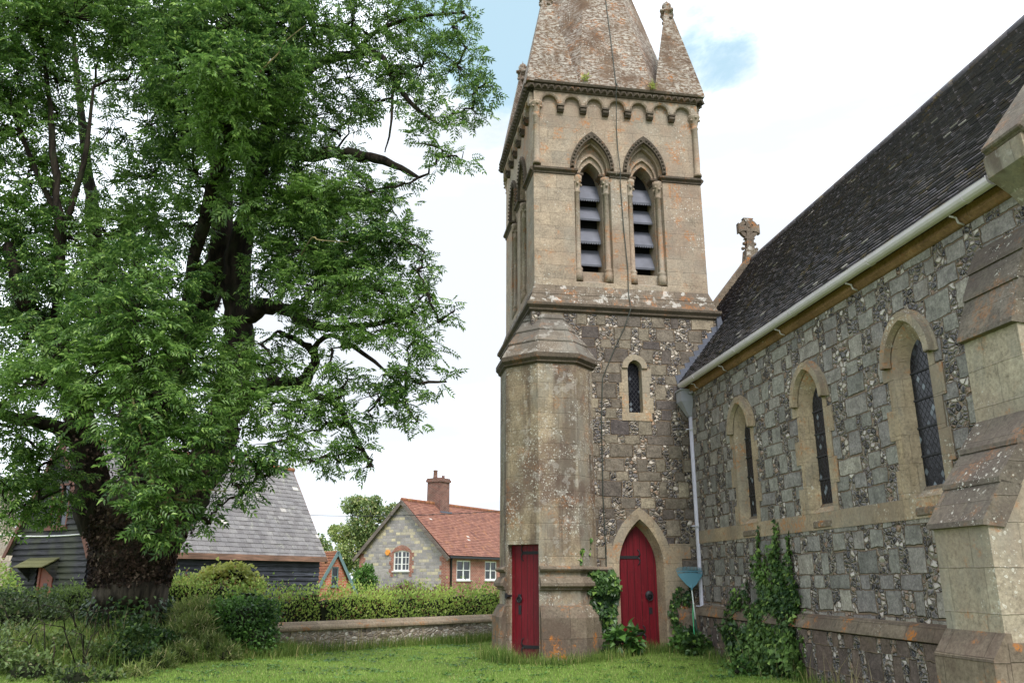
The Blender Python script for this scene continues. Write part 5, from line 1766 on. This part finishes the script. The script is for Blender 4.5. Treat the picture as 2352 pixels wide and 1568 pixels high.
b.wall(0, CL_, -.2, CE, [w1, w2, w3], nseg=1)
for o in (w1, w2, w3):
    b.reveal(o, 0, o, .1, 1)
b.poly(((CL_, 0, -.2), (CL_, CW, -.2), (CL_, CW, CE), (CL_, CW / 2, CR), (CL_, 0, CE)))
b.build('brick_wall', M['brick'], cot, FC)


def casement(fr, xf, o, parent, mat, y=.08, bars=(1, 1), lights=2, arched=False, fw=.07):
    """framed window: frame with panes as a child"""
    b = MB(xf)
    x0, x1, z0, z1 = o['cx'] - o['hw'], o['cx'] + o['hw'], o['zs'], o['za']
    if arched:
        b.arch_ring(grow(o, -fw, -fw), o, y - .03, y + .03)
    else:
        b.box(x0, x0 + fw, y - .03, y + .03, z0, z1); b.box(x1 - fw, x1, y - .03, y + .03, z0, z1)
        b.box(x0 + fw, x1 - fw, y - .03, y + .03, z1 - fw, z1)
    b.box(x0 + fw, x1 - fw, y - .03, y + .03, z0, z0 + fw)
    b.box(x0 - .06, x1 + .06, y - .14, y + .03, z0 - .06, z0)
    wd = (x1 - x0) / lights
    for k in range(1, lights):
        b.box(x0 + wd * k - fw * .7, x0 + wd * k + fw * .7, y - .028, y + .028, z0 + fw, z1 - .02)
    for k in range(lights):
        for i in range(1, bars[0] + 1):
            xx = x0 + wd * k + wd * i / (bars[0] + 1)
            if bars[0] > 0 and bars[0] != 1 or lights == 2 and bars[0] == 1 and bars[1] == 2:
                b.box(xx - .018, xx + .018, y - .02, y + .02, z0 + fw, z1 - fw)
        for i in range(1, bars[1] + 1):
            zz = z0 + (z1 - z0) * i / (bars[1] + 1)
            b.box(x0 + wd * k + .02, x0 + wd * (k + 1) - .02, y - .021, y + .021, zz - .02, zz + .02)
    w_ = b.build('window', mat, parent, fr)
    b = MB(xf)
    b.poly([(x, y + .005, z) for x, z in outline(grow(o, -.02, -.02, z0 + .02), 6)])
    b.build('pane', M['pane'], w_, fr)
    return w_


casement(FC, gc, gw, cot, M['white'], .06, (1, 2), 2, True)
for o in (w1, w2, w3):
    casement(FC, None, o, cot, M['white'], .05, (0, 1), 2)
b = MB()
roof_tiles(b, -.2, CL_ + .2, (-.3, CE - .22), (CW / 2, CR + .06), .15, .24, .016, random.Random(5), .012, .005)
for e in ((-.22, CE - .24), (CW + .22, CE - .24)):
    slab_along(b, -.15, CL_ + .15, e, (CW / 2, CR + .02), -.05, .04)
cr_ = b.build('roof', M['red_tile'], cot, FC)
b = MB()
for k in range(30):
    b.tube([(-.2 + .45 * k, CW / 2, CR + .07), (-.2 + .45 * k + .44, CW / 2, CR + .065)], [.11, .12], 7)
b.build('ridge_tile', M['red_ridge'], cr_, FC)
b = MB()
for s_ in (-1, 1):
    e = (-.35, CE - .4) if s_ < 0 else (CW + .35, CE - .4)
    slab_along(b, -.26, -.2, e, (CW / 2, CR), -.16, .2)
b.build('barge_board', M['barge_grey'], cot, FC)
b = MB()
b.box(3.0, 4.0, CW / 2 - .5, CW / 2 + .5, 4.8, 7.25)
b.box(2.93, 4.07, CW / 2 - .57, CW / 2 + .57, 7.25, 7.4)
b.box(2.97, 4.03, CW / 2 - .53, CW / 2 + .53, 7.4, 7.5)
ch = b.build('chimney', M['chimney_brick'], cot, FC)
for (x, y, r, h) in ((3.35, CW / 2 + .15, .16, .45), (3.7, CW / 2 - .2, .11, .12)):
    b = MB(); b.lathe((x, y, 7.5), [(r, 0), (r * .9, .1), (r * .85, h), (r, h + .03), (r, h + .07)], 10); b.build('chimney_pot', M['chimney_brick'], ch, FC)
b = MB(); b.box(2.9, 4.1, CW / 2 - .66, CW / 2 - .5, 5.35, 5.45); b.prism([(2.85, CW / 2 - .55, 5.4), (2.85, CW / 2 - .85, 5.13), (2.85, CW / 2 - .8, 5.1), (2.85, CW / 2 - .5, 5.35)], (1.3, 0, 0)); b.build('flashing', M['lead'], ch, FC)
b = MB(gc)
b.prism([(2.12 + .17 * math.cos(a), -.1, 2.95 + .17 * math.sin(a)) for a in np.linspace(0, 2 * math.pi, 7)[:-1]], (0, .1, 0))
b.build('alarm_box', m_plain('orange alarm casing', (226, 150, 60), .5, .05), cot, FC)
b = MB()
b.tube([(.42, -.1, CE - .3), (.42, -.06, CE - .5), (.42, -.06, .0)], .06, 8)
b.build('drainpipe', M['black'], cot, FC)
b = MB(); b.box(-.1, CL_, -.36, -.28, CE - .36, CE - .24); b.build('gutter', M['black'], cot, FC)
n = 2500
xx = R.uniform(.9, 6.1, n); zz = .2 + R.random(n) ** .7 * (.75 + .25 * np.sin(xx * 2.2) + .1 * np.sin(xx * 7))
pg = np.stack([-R.uniform(.02, .22, n), CW - xx, zz], -1)
pw = np.array([tuple(FC @ Vector(p)) for p in pg])
V, F = scatter(simple_template(1, .12, .02), pw, unit(R, n) * .7 + np.array([0, 0, .2]), unit(R, n), R.uniform(.2, .45, n))
cv = link('dead_creeper', np_mesh('dead_creeper', V, F, M['barge']), None, FW0, 'leafless brown creeper along the foot of the stone gable', 'climber')

# small brick outbuilding
FO = frame(-9.5, 40.6, math.radians(44))
out = thing('outbuilding', 'little bright brick outbuilding with mossy tiled roof beside the barn end', 'outbuilding', FO)
OW, OE, OR = 2.5, .7, 2.78
def otop(x): return OE + (OR - OE) * (1 - abs(x - OW / 2) / (OW / 2))
otop.xs = [OW / 2]
ow = op(OW / 2 - .02, .19, 1.15, 2.05, 2.05)
b = MB(); b.wall(0, OW, -.2, 5, [ow], top=otop, nseg=2); b.reveal(ow, 0, ow, .1, 2)
b.poly(((0, 0, -.2), (0, 4, -.2), (0, 4, OE), (0, 0, OE))); b.poly(((OW, 0, -.2), (OW, 4, -.2), (OW, 4, OE), (OW, 0, OE)))
b.build('wall', M['bright_brick'], out, FO)
casement(FO, None, ow, out, M['teal'], .05, (0, 1), 1, fw=.05)
FO2 = FO @ Matrix.Rotation(math.pi / 2, 4, 'Z')       # ridge along x
b = MB()
roof_tiles(b, -.12, 4.0, (-OW - .1, OE - .17), (-OW / 2, OR + .03), .15, .24, .016, random.Random(3))
roof_tiles(b, -.12, 4.0, (.1, OE - .17), (-OW / 2, OR + .03), .15, .24, .016, random.Random(6))
b.build('roof', M['red_ridge'], out, FO2)
b = MB()
slab_along(b, -.16, -.12, (-OW - .14, OE - .25), (-OW / 2, OR), -.1, .15)
slab_along(b, -.16, -.12, (.14, OE - .25), (-OW / 2, OR), -.1, .15)
b.build('barge_board', M['teal'], out, FO2)

# stone house at the far left
FH = frame(-26.2, 33.4, math.radians(4))
hs = thing('stone_house', 'pale stone house with a chimney on its gable left of the black barn', 'house', FH)
HW = 7.0
def htop(x): return 3.0 + 2.0 * (1 - abs(x - 3.5) / 3.5)
htop.xs = [3.5]
b = MB(); b.wall(0, HW, -.2, 9, [], top=htop)
b.poly(((HW, 0, -.2), (HW, 6, -.2), (HW, 6, 3), (HW, 0, 3)))
b.build('wall', M['house_stone'], hs, FH)
b = MB()
FH2 = FH @ Matrix.Rotation(math.pi / 2, 4, 'Z')
roof_tiles(b, -.05, 6, (-HW - .1, 2.95), (-3.5, 5.1), .2, .3, .016, random.Random(3))
roof_tiles(b, -.05, 6, (.1, 2.95), (-3.5, 5.1), .2, .3, .016, random.Random(6))
b.build('roof', M['slate'], hs, FH2)
b = MB(); b.box(5.05, 5.75, -.02, .7, 3.4, 5.05); b.box(4.98, 5.82, -.08, .76, 5.05, 5.2); b.build('chimney', M['house_stone'], hs, FH)

# ------------------------------------------------------------------ trees beyond
def far_tree(label, blobs, n, mat, size, trunk):
    c = np.array([q[:3] for q in blobs]); r = np.array([q[3] for q in blobs])
    root = plant('tree', label, 'tree', (trunk[0], trunk[1], 0), 'trees behind the houses')
    b = MB(); b.tube([(trunk[0], trunk[1], -.2), (trunk[0], trunk[1], c[0][2] * .6), tuple(c[0])], [.3, .22, .08], 8)
    for q in blobs[1:]:
        b.tube([(trunk[0], trunk[1], c[0][2] * .55), tuple(q[:3])], [.1, .03], 5)
    b.build('trunk', M['bark'], root)
    V, F = leaf_blob(R, c, r, n, leaf1, size, shell=.3)
    link('crown', np_mesh('crown', V, F, mat), root)


bl = [W(830, 1210, 62, 34), W(805, 1160, 62, 20), W(845, 1165, 62, 26), W(880, 1180, 62, 22), W(905, 1165, 62, 12), W(780, 1225, 62, 22), W(810, 1265, 62, 36), W(860, 1240, 62, 36), W(780, 1290, 62, 28), W(840, 1300, 62, 36), W(765, 1215, 62, 10), W(890, 1230, 62, 22), W(820, 1150, 62, 14), W(862, 1150, 62, 12)]
far_tree('bushy green and cream tree rising behind the stone gable of the cottage', bl, 17000, M['far_tree'], .22, (bl[0][0], 62))
bl = [W(742, 1250, 74, 16), W(735, 1232, 74, 9), W(752, 1262, 74, 12), W(730, 1270, 74, 16), W(748, 1280, 74, 14)]
far_tree('small hazy tree seen between barn roof and outbuilding', bl, 1500, M['far_tree'], .26, (bl[0][0], 74))

# overhead cable
b = MB()
p0, p1 = at(560, 1178, 38), at(1230, 1166, 46)
b.tube([p0.lerp(p1, t) + Vector((0, 0, -.25 * 4 * t * (1 - t))) for t in np.linspace(0, 1, 17)], .018, 5)
b.build('overhead_cable', M['black'], None, FW0, 'thin black overhead cable crossing between barn roof and cottage', 'cable')
b = MB()
p0, p1 = at(-60, 1220, 26.2), at(190, 1226, 24)
b.tube([p0.lerp(p1, t) + Vector((0, 0, -.1 * 4 * t * (1 - t))) for t in np.linspace(0, 1, 13)], .02, 5)
b.build('white_cable', M['white'], None, FW0, 'pale cable strung in front of the barn gable', 'cable')

# ------------------------------------------------------------------ ivy on the church
def wall_ivy(name, label, fr, regions, size, mat=None, stems=(), bulge=.1):
    """regions: (x0, x1, z0, z1, n) on a wall plane, leaves hang in front of it"""
    Ps, Ds, Us = [], [], []
    for (x0, x1, z0, z1, n, off, th) in regions:
        x = R.uniform(x0, x1, n); z = z0 + (z1 - z0) * R.random(n)
        edge = .5 + .5 * np.sin(x * 9 + 1.3) * np.sin(x * 23)
        keep = z < z1 - (z1 - z0) * .3 * edge * R.random(n)
        x, z = x[keep], z[keep]
        x = x + .06 * np.sin(z * 6)
        m = len(x)
        Ps.append(np.stack([x, -off - R.random(m) * th * (.6 + .4 * np.sin(x * 5 + z * 7)), z], -1))
    P_ = np.concatenate(Ps)
    m = len(P_)
    Pw = P_ @ np.array(fr.to_3x3()).T + np.array(fr.translation)
    o = np.array(fr.to_3x3() @ Vector((0, -1, 0)))
    d = np.array([0, 0, -.8]) + unit(R, m) * .75 + o * .35
    V, F = scatter(ivy_template(), Pw, d, o + np.array([0, 0, .25]) + unit(R, m) * .5, size * R.uniform(.5, 1.25, m))
    p0 = Pw[0]
    root = plant(name, label, 'ivy', (Pw[:, 0].mean(), Pw[:, 1].mean(), .1), 'ivy growing up the church walls')
    link('foliage', np_mesh('foliage', V, F, mat or M['ivy']), root)
    if stems:
        for st in stems:
            b = MB()
            b.tube([fr @ Vector(p) for p in st], [.02, .014, .008, .005][:len(st)] if len(st) <= 4 else .01, 5)
            b.build('stem', M['bark'], root)
    return root


wall_ivy('ivy', 'thick ivy between the turret and the arched red door', FT,
         [(-1.15, -.5, .8, 1.7, 900, .06, .2), (-.95, -.5, .0, .95, 600, .08, .22), (-1.2, -.6, 1.25, 1.65, 420, .22, .18), (-1.12, -1.06, 1.7, 2.35, 40, .14, .03), (-1.3, -1.25, 1.7, 2.1, 25, .42, .03)], .1,
         stems=[[(-.8, -.06, 0), (-.78, -.1, .7), (-.8, -.1, 1.3)], [(-.65, -.06, 0), (-.6, -.1, .8), (-.6, -.1, 1.3)]])
wall_ivy('ivy', 'ragged ivy on the stone jamb right of the arched red door', FT,
         [(.66, 1.05, .2, 1.35, 420, .03, .14), (.62, 1.15, .1, .6, 320, .1, .2)], .085, stems=[[(.8, -.03, .1), (.85, -.04, .7), (.9, -.04, 1.2)]])
wall_ivy('ivy', 'tall bright ivy climbing the flint nave wall under the windows', FN,
         [(2.95, 3.4, .2, 2.02, 1200, .02, .13), (3.5, 3.95, .2, 2.1, 1200, .02, .13), (4.08, 4.34, .3, 2.0, 500, .02, .1), (2.9, 4.4, .1, 1.45, 2700, .03, .18), (2.85, 4.5, .0, .8, 1500, .1, .3),
          (3.03, 3.08, 1.9, 2.42, 36, .02, .03), (3.68, 3.73, 1.9, 2.5, 40, .02, .03), (3.8, 3.84, 1.9, 2.45, 35, .02, .03), (4.18, 4.22, 1.9, 2.25, 24, .02, .03), (4.5, 4.62, .3, 1.1, 70, .04, .06), (2.6, 3.0, .1, 1.2, 500, .03, .16), (2.5, 4.6, 0, .5, 900, .2, .5)], .078, M['ivy_wall'],
         stems=[[(3.05, -.03, 0), (3.05, -.03, 1.2), (3.06, -.02, 2.3)], [(3.7, -.03, 0), (3.72, -.03, 1.2), (3.7, -.02, 2.35)], [(4.2, -.03, 0), (4.22, -.03, 1.2), (4.2, -.02, 2.2)]])
wall_ivy('ivy', 'low dark ivy creeping up the nave wall beside the downpipe', FN,
         [(1.7, 2.3, .1, 1.35, 700, .03, .16), (1.6, 2.9, .0, .75, 1100, .12, .28), (2.35, 2.5, .9, 1.5, 60, .03, .06)], .085, stems=[[(1.9, -.03, 0), (1.95, -.03, .7), (1.95, -.03, 1.2)]])
def ground_plant(name, label, cat, x, y, r, h, n, mat, size, tmpl=None):
    z0 = float(gh(x, y))
    bush(name, label, cat, [(x, y, z0 + h * .45, r), (x + r * .5, y + .05, z0 + h * .3, r * .7), (x - r * .5, y - .05, z0 + h * .35, r * .7)], n, mat, size, tmpl or ivy_template(), core=.3, group='weeds at the church wall foot' if name == 'weed_clump' else None)


p = FT @ Vector((-.5, -.55, 0)); ground_plant('sapling', 'leafy green sapling at the left foot of the arched door', 'plant', p.x, p.y, .3, .6, 170, M['bush'], .17)
p = FN @ Vector((.8, -.4, 0)); ground_plant('weed_clump', 'dark weeds in the corner right of the downpipe', 'plant', p.x, p.y, .24, .45, 260, M['ivy'], .1)
p = FT @ Vector((.75, -.3, 0)); ground_plant('weed_clump', 'low weeds between arched door and leaning rake', 'plant', p.x, p.y, .22, .35, 220, M['bush'], .1)
p = FN @ Vector((3.7, -.75, 0)); ground_plant('weed_clump', 'small low weeds on the grass before the tall ivy', 'plant', p.x, p.y, .2, .22, 160, M['bush'], .08)

for (sx_, sz_, lb_) in ((-.86, 13.1, 'small green fern rooted in the spire foot left of the conductor'), (.83, 13.05, 'tiny green plant in the cleft beside the right corner pinnacle')):
    p = FT @ Vector((sx_, yf(sz_) - .05, sz_))
    root = plant('wall_fern', lb_, 'fern', p, 'ferns rooted in the spire foot')
    V, F = scatter(simple_template(1, .3, .05), np.tile(np.array(p), (60, 1)) + R.normal(size=(60, 3)) * .04, unit(R, 60) + np.array([0, -.4, .7]), unit(R, 60), R.uniform(.06, .14, 60))
    link('fronds', np_mesh('fronds', V, F, M['hop']), root)

# ------------------------------------------------------------------ rake and cane
M['rake'] = m_plain('blue green plastic', (86, 132, 146), .45, .05)
M['cane'] = m_plain('bright green cane', (70, 178, 120), .4, .05)
M['alu'] = m_plain('pale metal tube', (196, 206, 200), .4, .06, 6, .5)
M['dkgreen'] = m_plain('dark green sleeve', (30, 66, 58), .45, .05)
top_, foot = FT @ Vector((1.02, -.30, 1.34)), FT @ Vector((.98, -.62, .1))
FR = frame(foot.x, foot.y, math.radians(9.4))
rk = thing('leaf_rake', 'upturned blue green fan rake leaning on the church corner by the downpipe', 'rake', FR @ Matrix.Translation((0, 0, foot.z)))
b = MB(); mid = foot.lerp(top_, .5); b.tube([foot, mid], .017, 8); b.build('grip', M['dkgreen'], rk)
b = MB(); b.tube([mid, top_], .014, 8); b.build('handle', M['alu'], rk)
ax = (top_ - foot).normalized(); sx = (FT.to_3x3() @ Vector((1, 0, 0))).normalized(); nf = sx.cross(ax).normalized()
P2w = lambda u, v: top_ + sx * u + ax * v
prof = [(0, -.04), (.03, -.02), (.1, .035), (.2, .15), (.265, .24)]
hd = [(-u, v) for u, v in prof[::-1]] + prof[1:]
arc = [(.265 * math.cos(a), .24 + .04 * math.sin(a)) for a in np.linspace(0, math.pi, 9)]
b = MB()
b.prism([P2w(u, v) for u, v in hd + arc[1:-1]], nf * .012)
n = 20
for k in range(n):
    t = k / (n - 1) * 2 - 1
    u0, u1 = t * .255, t * .285
    v0 = .24 + .04 * math.sqrt(max(0, 1 - t * t))
    v1 = .36 + .05 * math.sqrt(max(0, 1 - t * t))
    w_ = .0055
    b.prism([P2w(u0 - w_, v0 - .01), P2w(u0 + w_, v0 - .01), P2w(u1 + w_, v1), P2w(u1 - w_, v1)], nf * .012)
b.prism([P2w(-.272, .305), P2w(.272, .305), P2w(.274, .32), P2w(-.274, .32)], nf * .01)
b.tube([P2w(0, -.07), P2w(0, .06)], .022, 8)
b.build('rake_head', M['rake'], rk)
b = MB(); b.tube([FT @ Vector((.86, -.72, .08)), FT @ Vector((.97, -.42, .8)), FT @ Vector((1.02, -.36, 1.1))], .011, 6)
b.build('garden_cane', M['cane'], None, FW0, 'thin bright green cane propped behind the rake handle', 'cane')

# ------------------------------------------------------------------ grass
def blades(R, x, y, h, wd, lean=.35):
    n = len(x)
    z = gh(x, y)
    a = R.random(n) * 2 * math.pi
    sx_, sy_ = np.cos(a) * wd, np.sin(a) * wd
    la = R.random(n) * 2 * math.pi
    ll = h * lean * R.random(n)
    tx, ty = np.cos(la) * ll, np.sin(la) * ll
    V = np.empty((n, 5, 3))
    V[:, 0] = np.stack([x - sx_, y - sy_, z - .01], -1)
    V[:, 1] = np.stack([x + sx_, y + sy_, z - .01], -1)
    V[:, 2] = np.stack([x + sx_ * .8 + tx * .35, y + sy_ * .8 + ty * .35, z + h * .55], -1)
    V[:, 3] = np.stack([x - sx_ * .8 + tx * .35, y - sy_ * .8 + ty * .35, z + h * .55], -1)
    V[:, 4] = np.stack([x + tx, y + ty, z + h], -1)
    F = np.array([(0, 1, 2), (0, 2, 3), (3, 2, 4)])[None] + (np.arange(n) * 5)[:, None, None]
    return V.reshape(-1, 3), F.reshape(-1, 3)


def outside_church(x, y):
    lx = (np.stack([x, y], -1) - np.array(FN.translation)[:2])
    R2 = np.array(FN.to_3x3())[:2, :2]
    q = lx @ R2
    nave_ = (q[:, 1] > -.12)
    lt = (np.stack([x, y], -1) - np.array(FT.translation)[:2])
    q2 = lt @ np.array(FT.to_3x3())[:2, :2]
    tower_ = (q2[:, 1] > -.02) & (q2[:, 0] > -2.25)
    tur = np.hypot(q2[:, 0] - TC[0], q2[:, 1] - TC[1]) < 1.12
    bt = (q[:, 0] > 9.2) & (q[:, 1] > -1.25)
    return ~(nave_ | tower_ | tur | bt)


n = 150000
y = 12.2 + (25 - 12.2) * R.random(n) ** 1.5
x = R.uniform(-9, 6, n)
wl_y = 17.95 + (x + 5.15) * .958
ok = outside_church(x, y) & (np.abs(x) < y * .72 + .5) & (y < np.where(x > -5.2, wl_y - .1, 19)) 
V, F = blades(R, x[ok], y[ok], R.uniform(.018, .045, ok.sum()), R.uniform(.003, .006, ok.sum()), .9)
link('lawn_grass', np_mesh('lawn_grass', V, F, M['grass']), None, FW0, 'short mown grass of the churchyard lawn', 'grass', None, 'stuff')


def rank(name, label, pts, n, h0, h1, mat, spread, wd=.004, lean=.6):
    pts = np.array(pts)
    t = R.random(n) * (len(pts) - 1)
    i = np.minimum(t.astype(int), len(pts) - 2); f = (t - i)[:, None]
    c = pts[i] * (1 - f) + pts[i + 1] * f
    p = c + R.normal(size=(n, 2)) * spread
    ok = outside_church(p[:, 0], p[:, 1])
    p = p[ok]; m = len(p)
    V, F = blades(R, p[:, 0], p[:, 1], R.uniform(h0, h1, m) * R.uniform(.6, 1, m), R.uniform(wd * .6, wd * 1.3, m), lean)
    link(name, np_mesh(name, V, F, mat), None, FW0, label, 'grass', None, 'stuff')


rank('long_grass', 'long unmown grass and weeds along the foot of the flint wall', [(-5.4, 17.3), (-4.6, 18.1), (-2, 20.6), (-.3, 22.3), (.5, 23.1)], 8000, .08, .34, M['rank'], .2, .005)
rank('tree_grass', 'tall rank grass round the ash tree foot and the dark shrub', [(-7.4, 14.2), (-6.7, 15.2), (-6.0, 16.0), (-5.3, 16.5), (-4.7, 17.1), (-4.4, 17.7)], 7000, .06, .34, M['rank'], .22, .005, .9)
rank('fringe_grass', 'uncut fringe of grass where lawn meets turret and nave walls', [(-.45, 17.4), (.0, 16.25), (.9, 16.1), (2.0, 16.6), (2.6, 17.2), (3.6, 17.3), (4.1, 15.5), (4.4, 13.5), (4.6, 12)], 7000, .05, .3, M['rank'], .12, .004)
rank('turret_tuft', 'tuft of tall grass at the left corner of the turret', [(-.55, 17.0), (-.25, 16.35), (-.1, 16.1)], 1100, .12, .42, M['rank'], .1, .004)
rank('dry_stems', 'pale dry grass stems in front of the hedge and shrub', [(-7.6, 15.8), (-6.6, 16.4), (-6.0, 16.7), (-5.2, 17.8), (-3.2, 19.6), (-2.2, 20.7)], 300, .3, .95, M['straw'], .25, .003)
rank('wall_stems', 'pale seeding stems at the nave wall foot', [(4.9, 12.6), (5.0, 11.8), (4.5, 11.4), (4.0, 16.2)], 120, .3, .8, M['straw'], .25, .004)

rank('bank_grass', 'soft tall grass growing through the brambles at the left', [(-9.5, 13.6), (-8.4, 14.2), (-7.6, 14.6), (-7.0, 15.4), (-6.4, 16.2)], 7000, .15, .55, M['rank'], .45, .005, .9)
rank('nave_grass', 'ragged grass along the nave wall in front of its plinth', [(4.62, 15.0), (4.8, 13.8), (5.0, 12.6), (5.1, 11.6)], 2600, .1, .5, M['rank'], .12, .004, .7)
n = 5200
cx_r = R.uniform(-6, 4.6, 420); cy_r = R.uniform(12.8, 21, 420)
k = R.integers(0, 420, n)
x = cx_r[k] + R.normal(size=n) * .07; y = cy_r[k] + R.normal(size=n) * .07
ok = outside_church(x, y) & (y < 17.9 + (x + 5.15) * .958)
P_ = np.stack([x, y, gh(x, y) + .03], -1)[ok]
m = len(P_)
V, F = scatter(ivy_template(), P_, unit(R, m) * np.array([1, 1, .25]), np.array([0, 0, 1.0]) + unit(R, m) * .5, R.uniform(.025, .06, m))
link('lawn_weeds', np_mesh('lawn_weeds', V, F, M['bush']), None, FW0, 'clover and plantain rosettes dotted through the lawn', 'weeds', None, 'stuff')
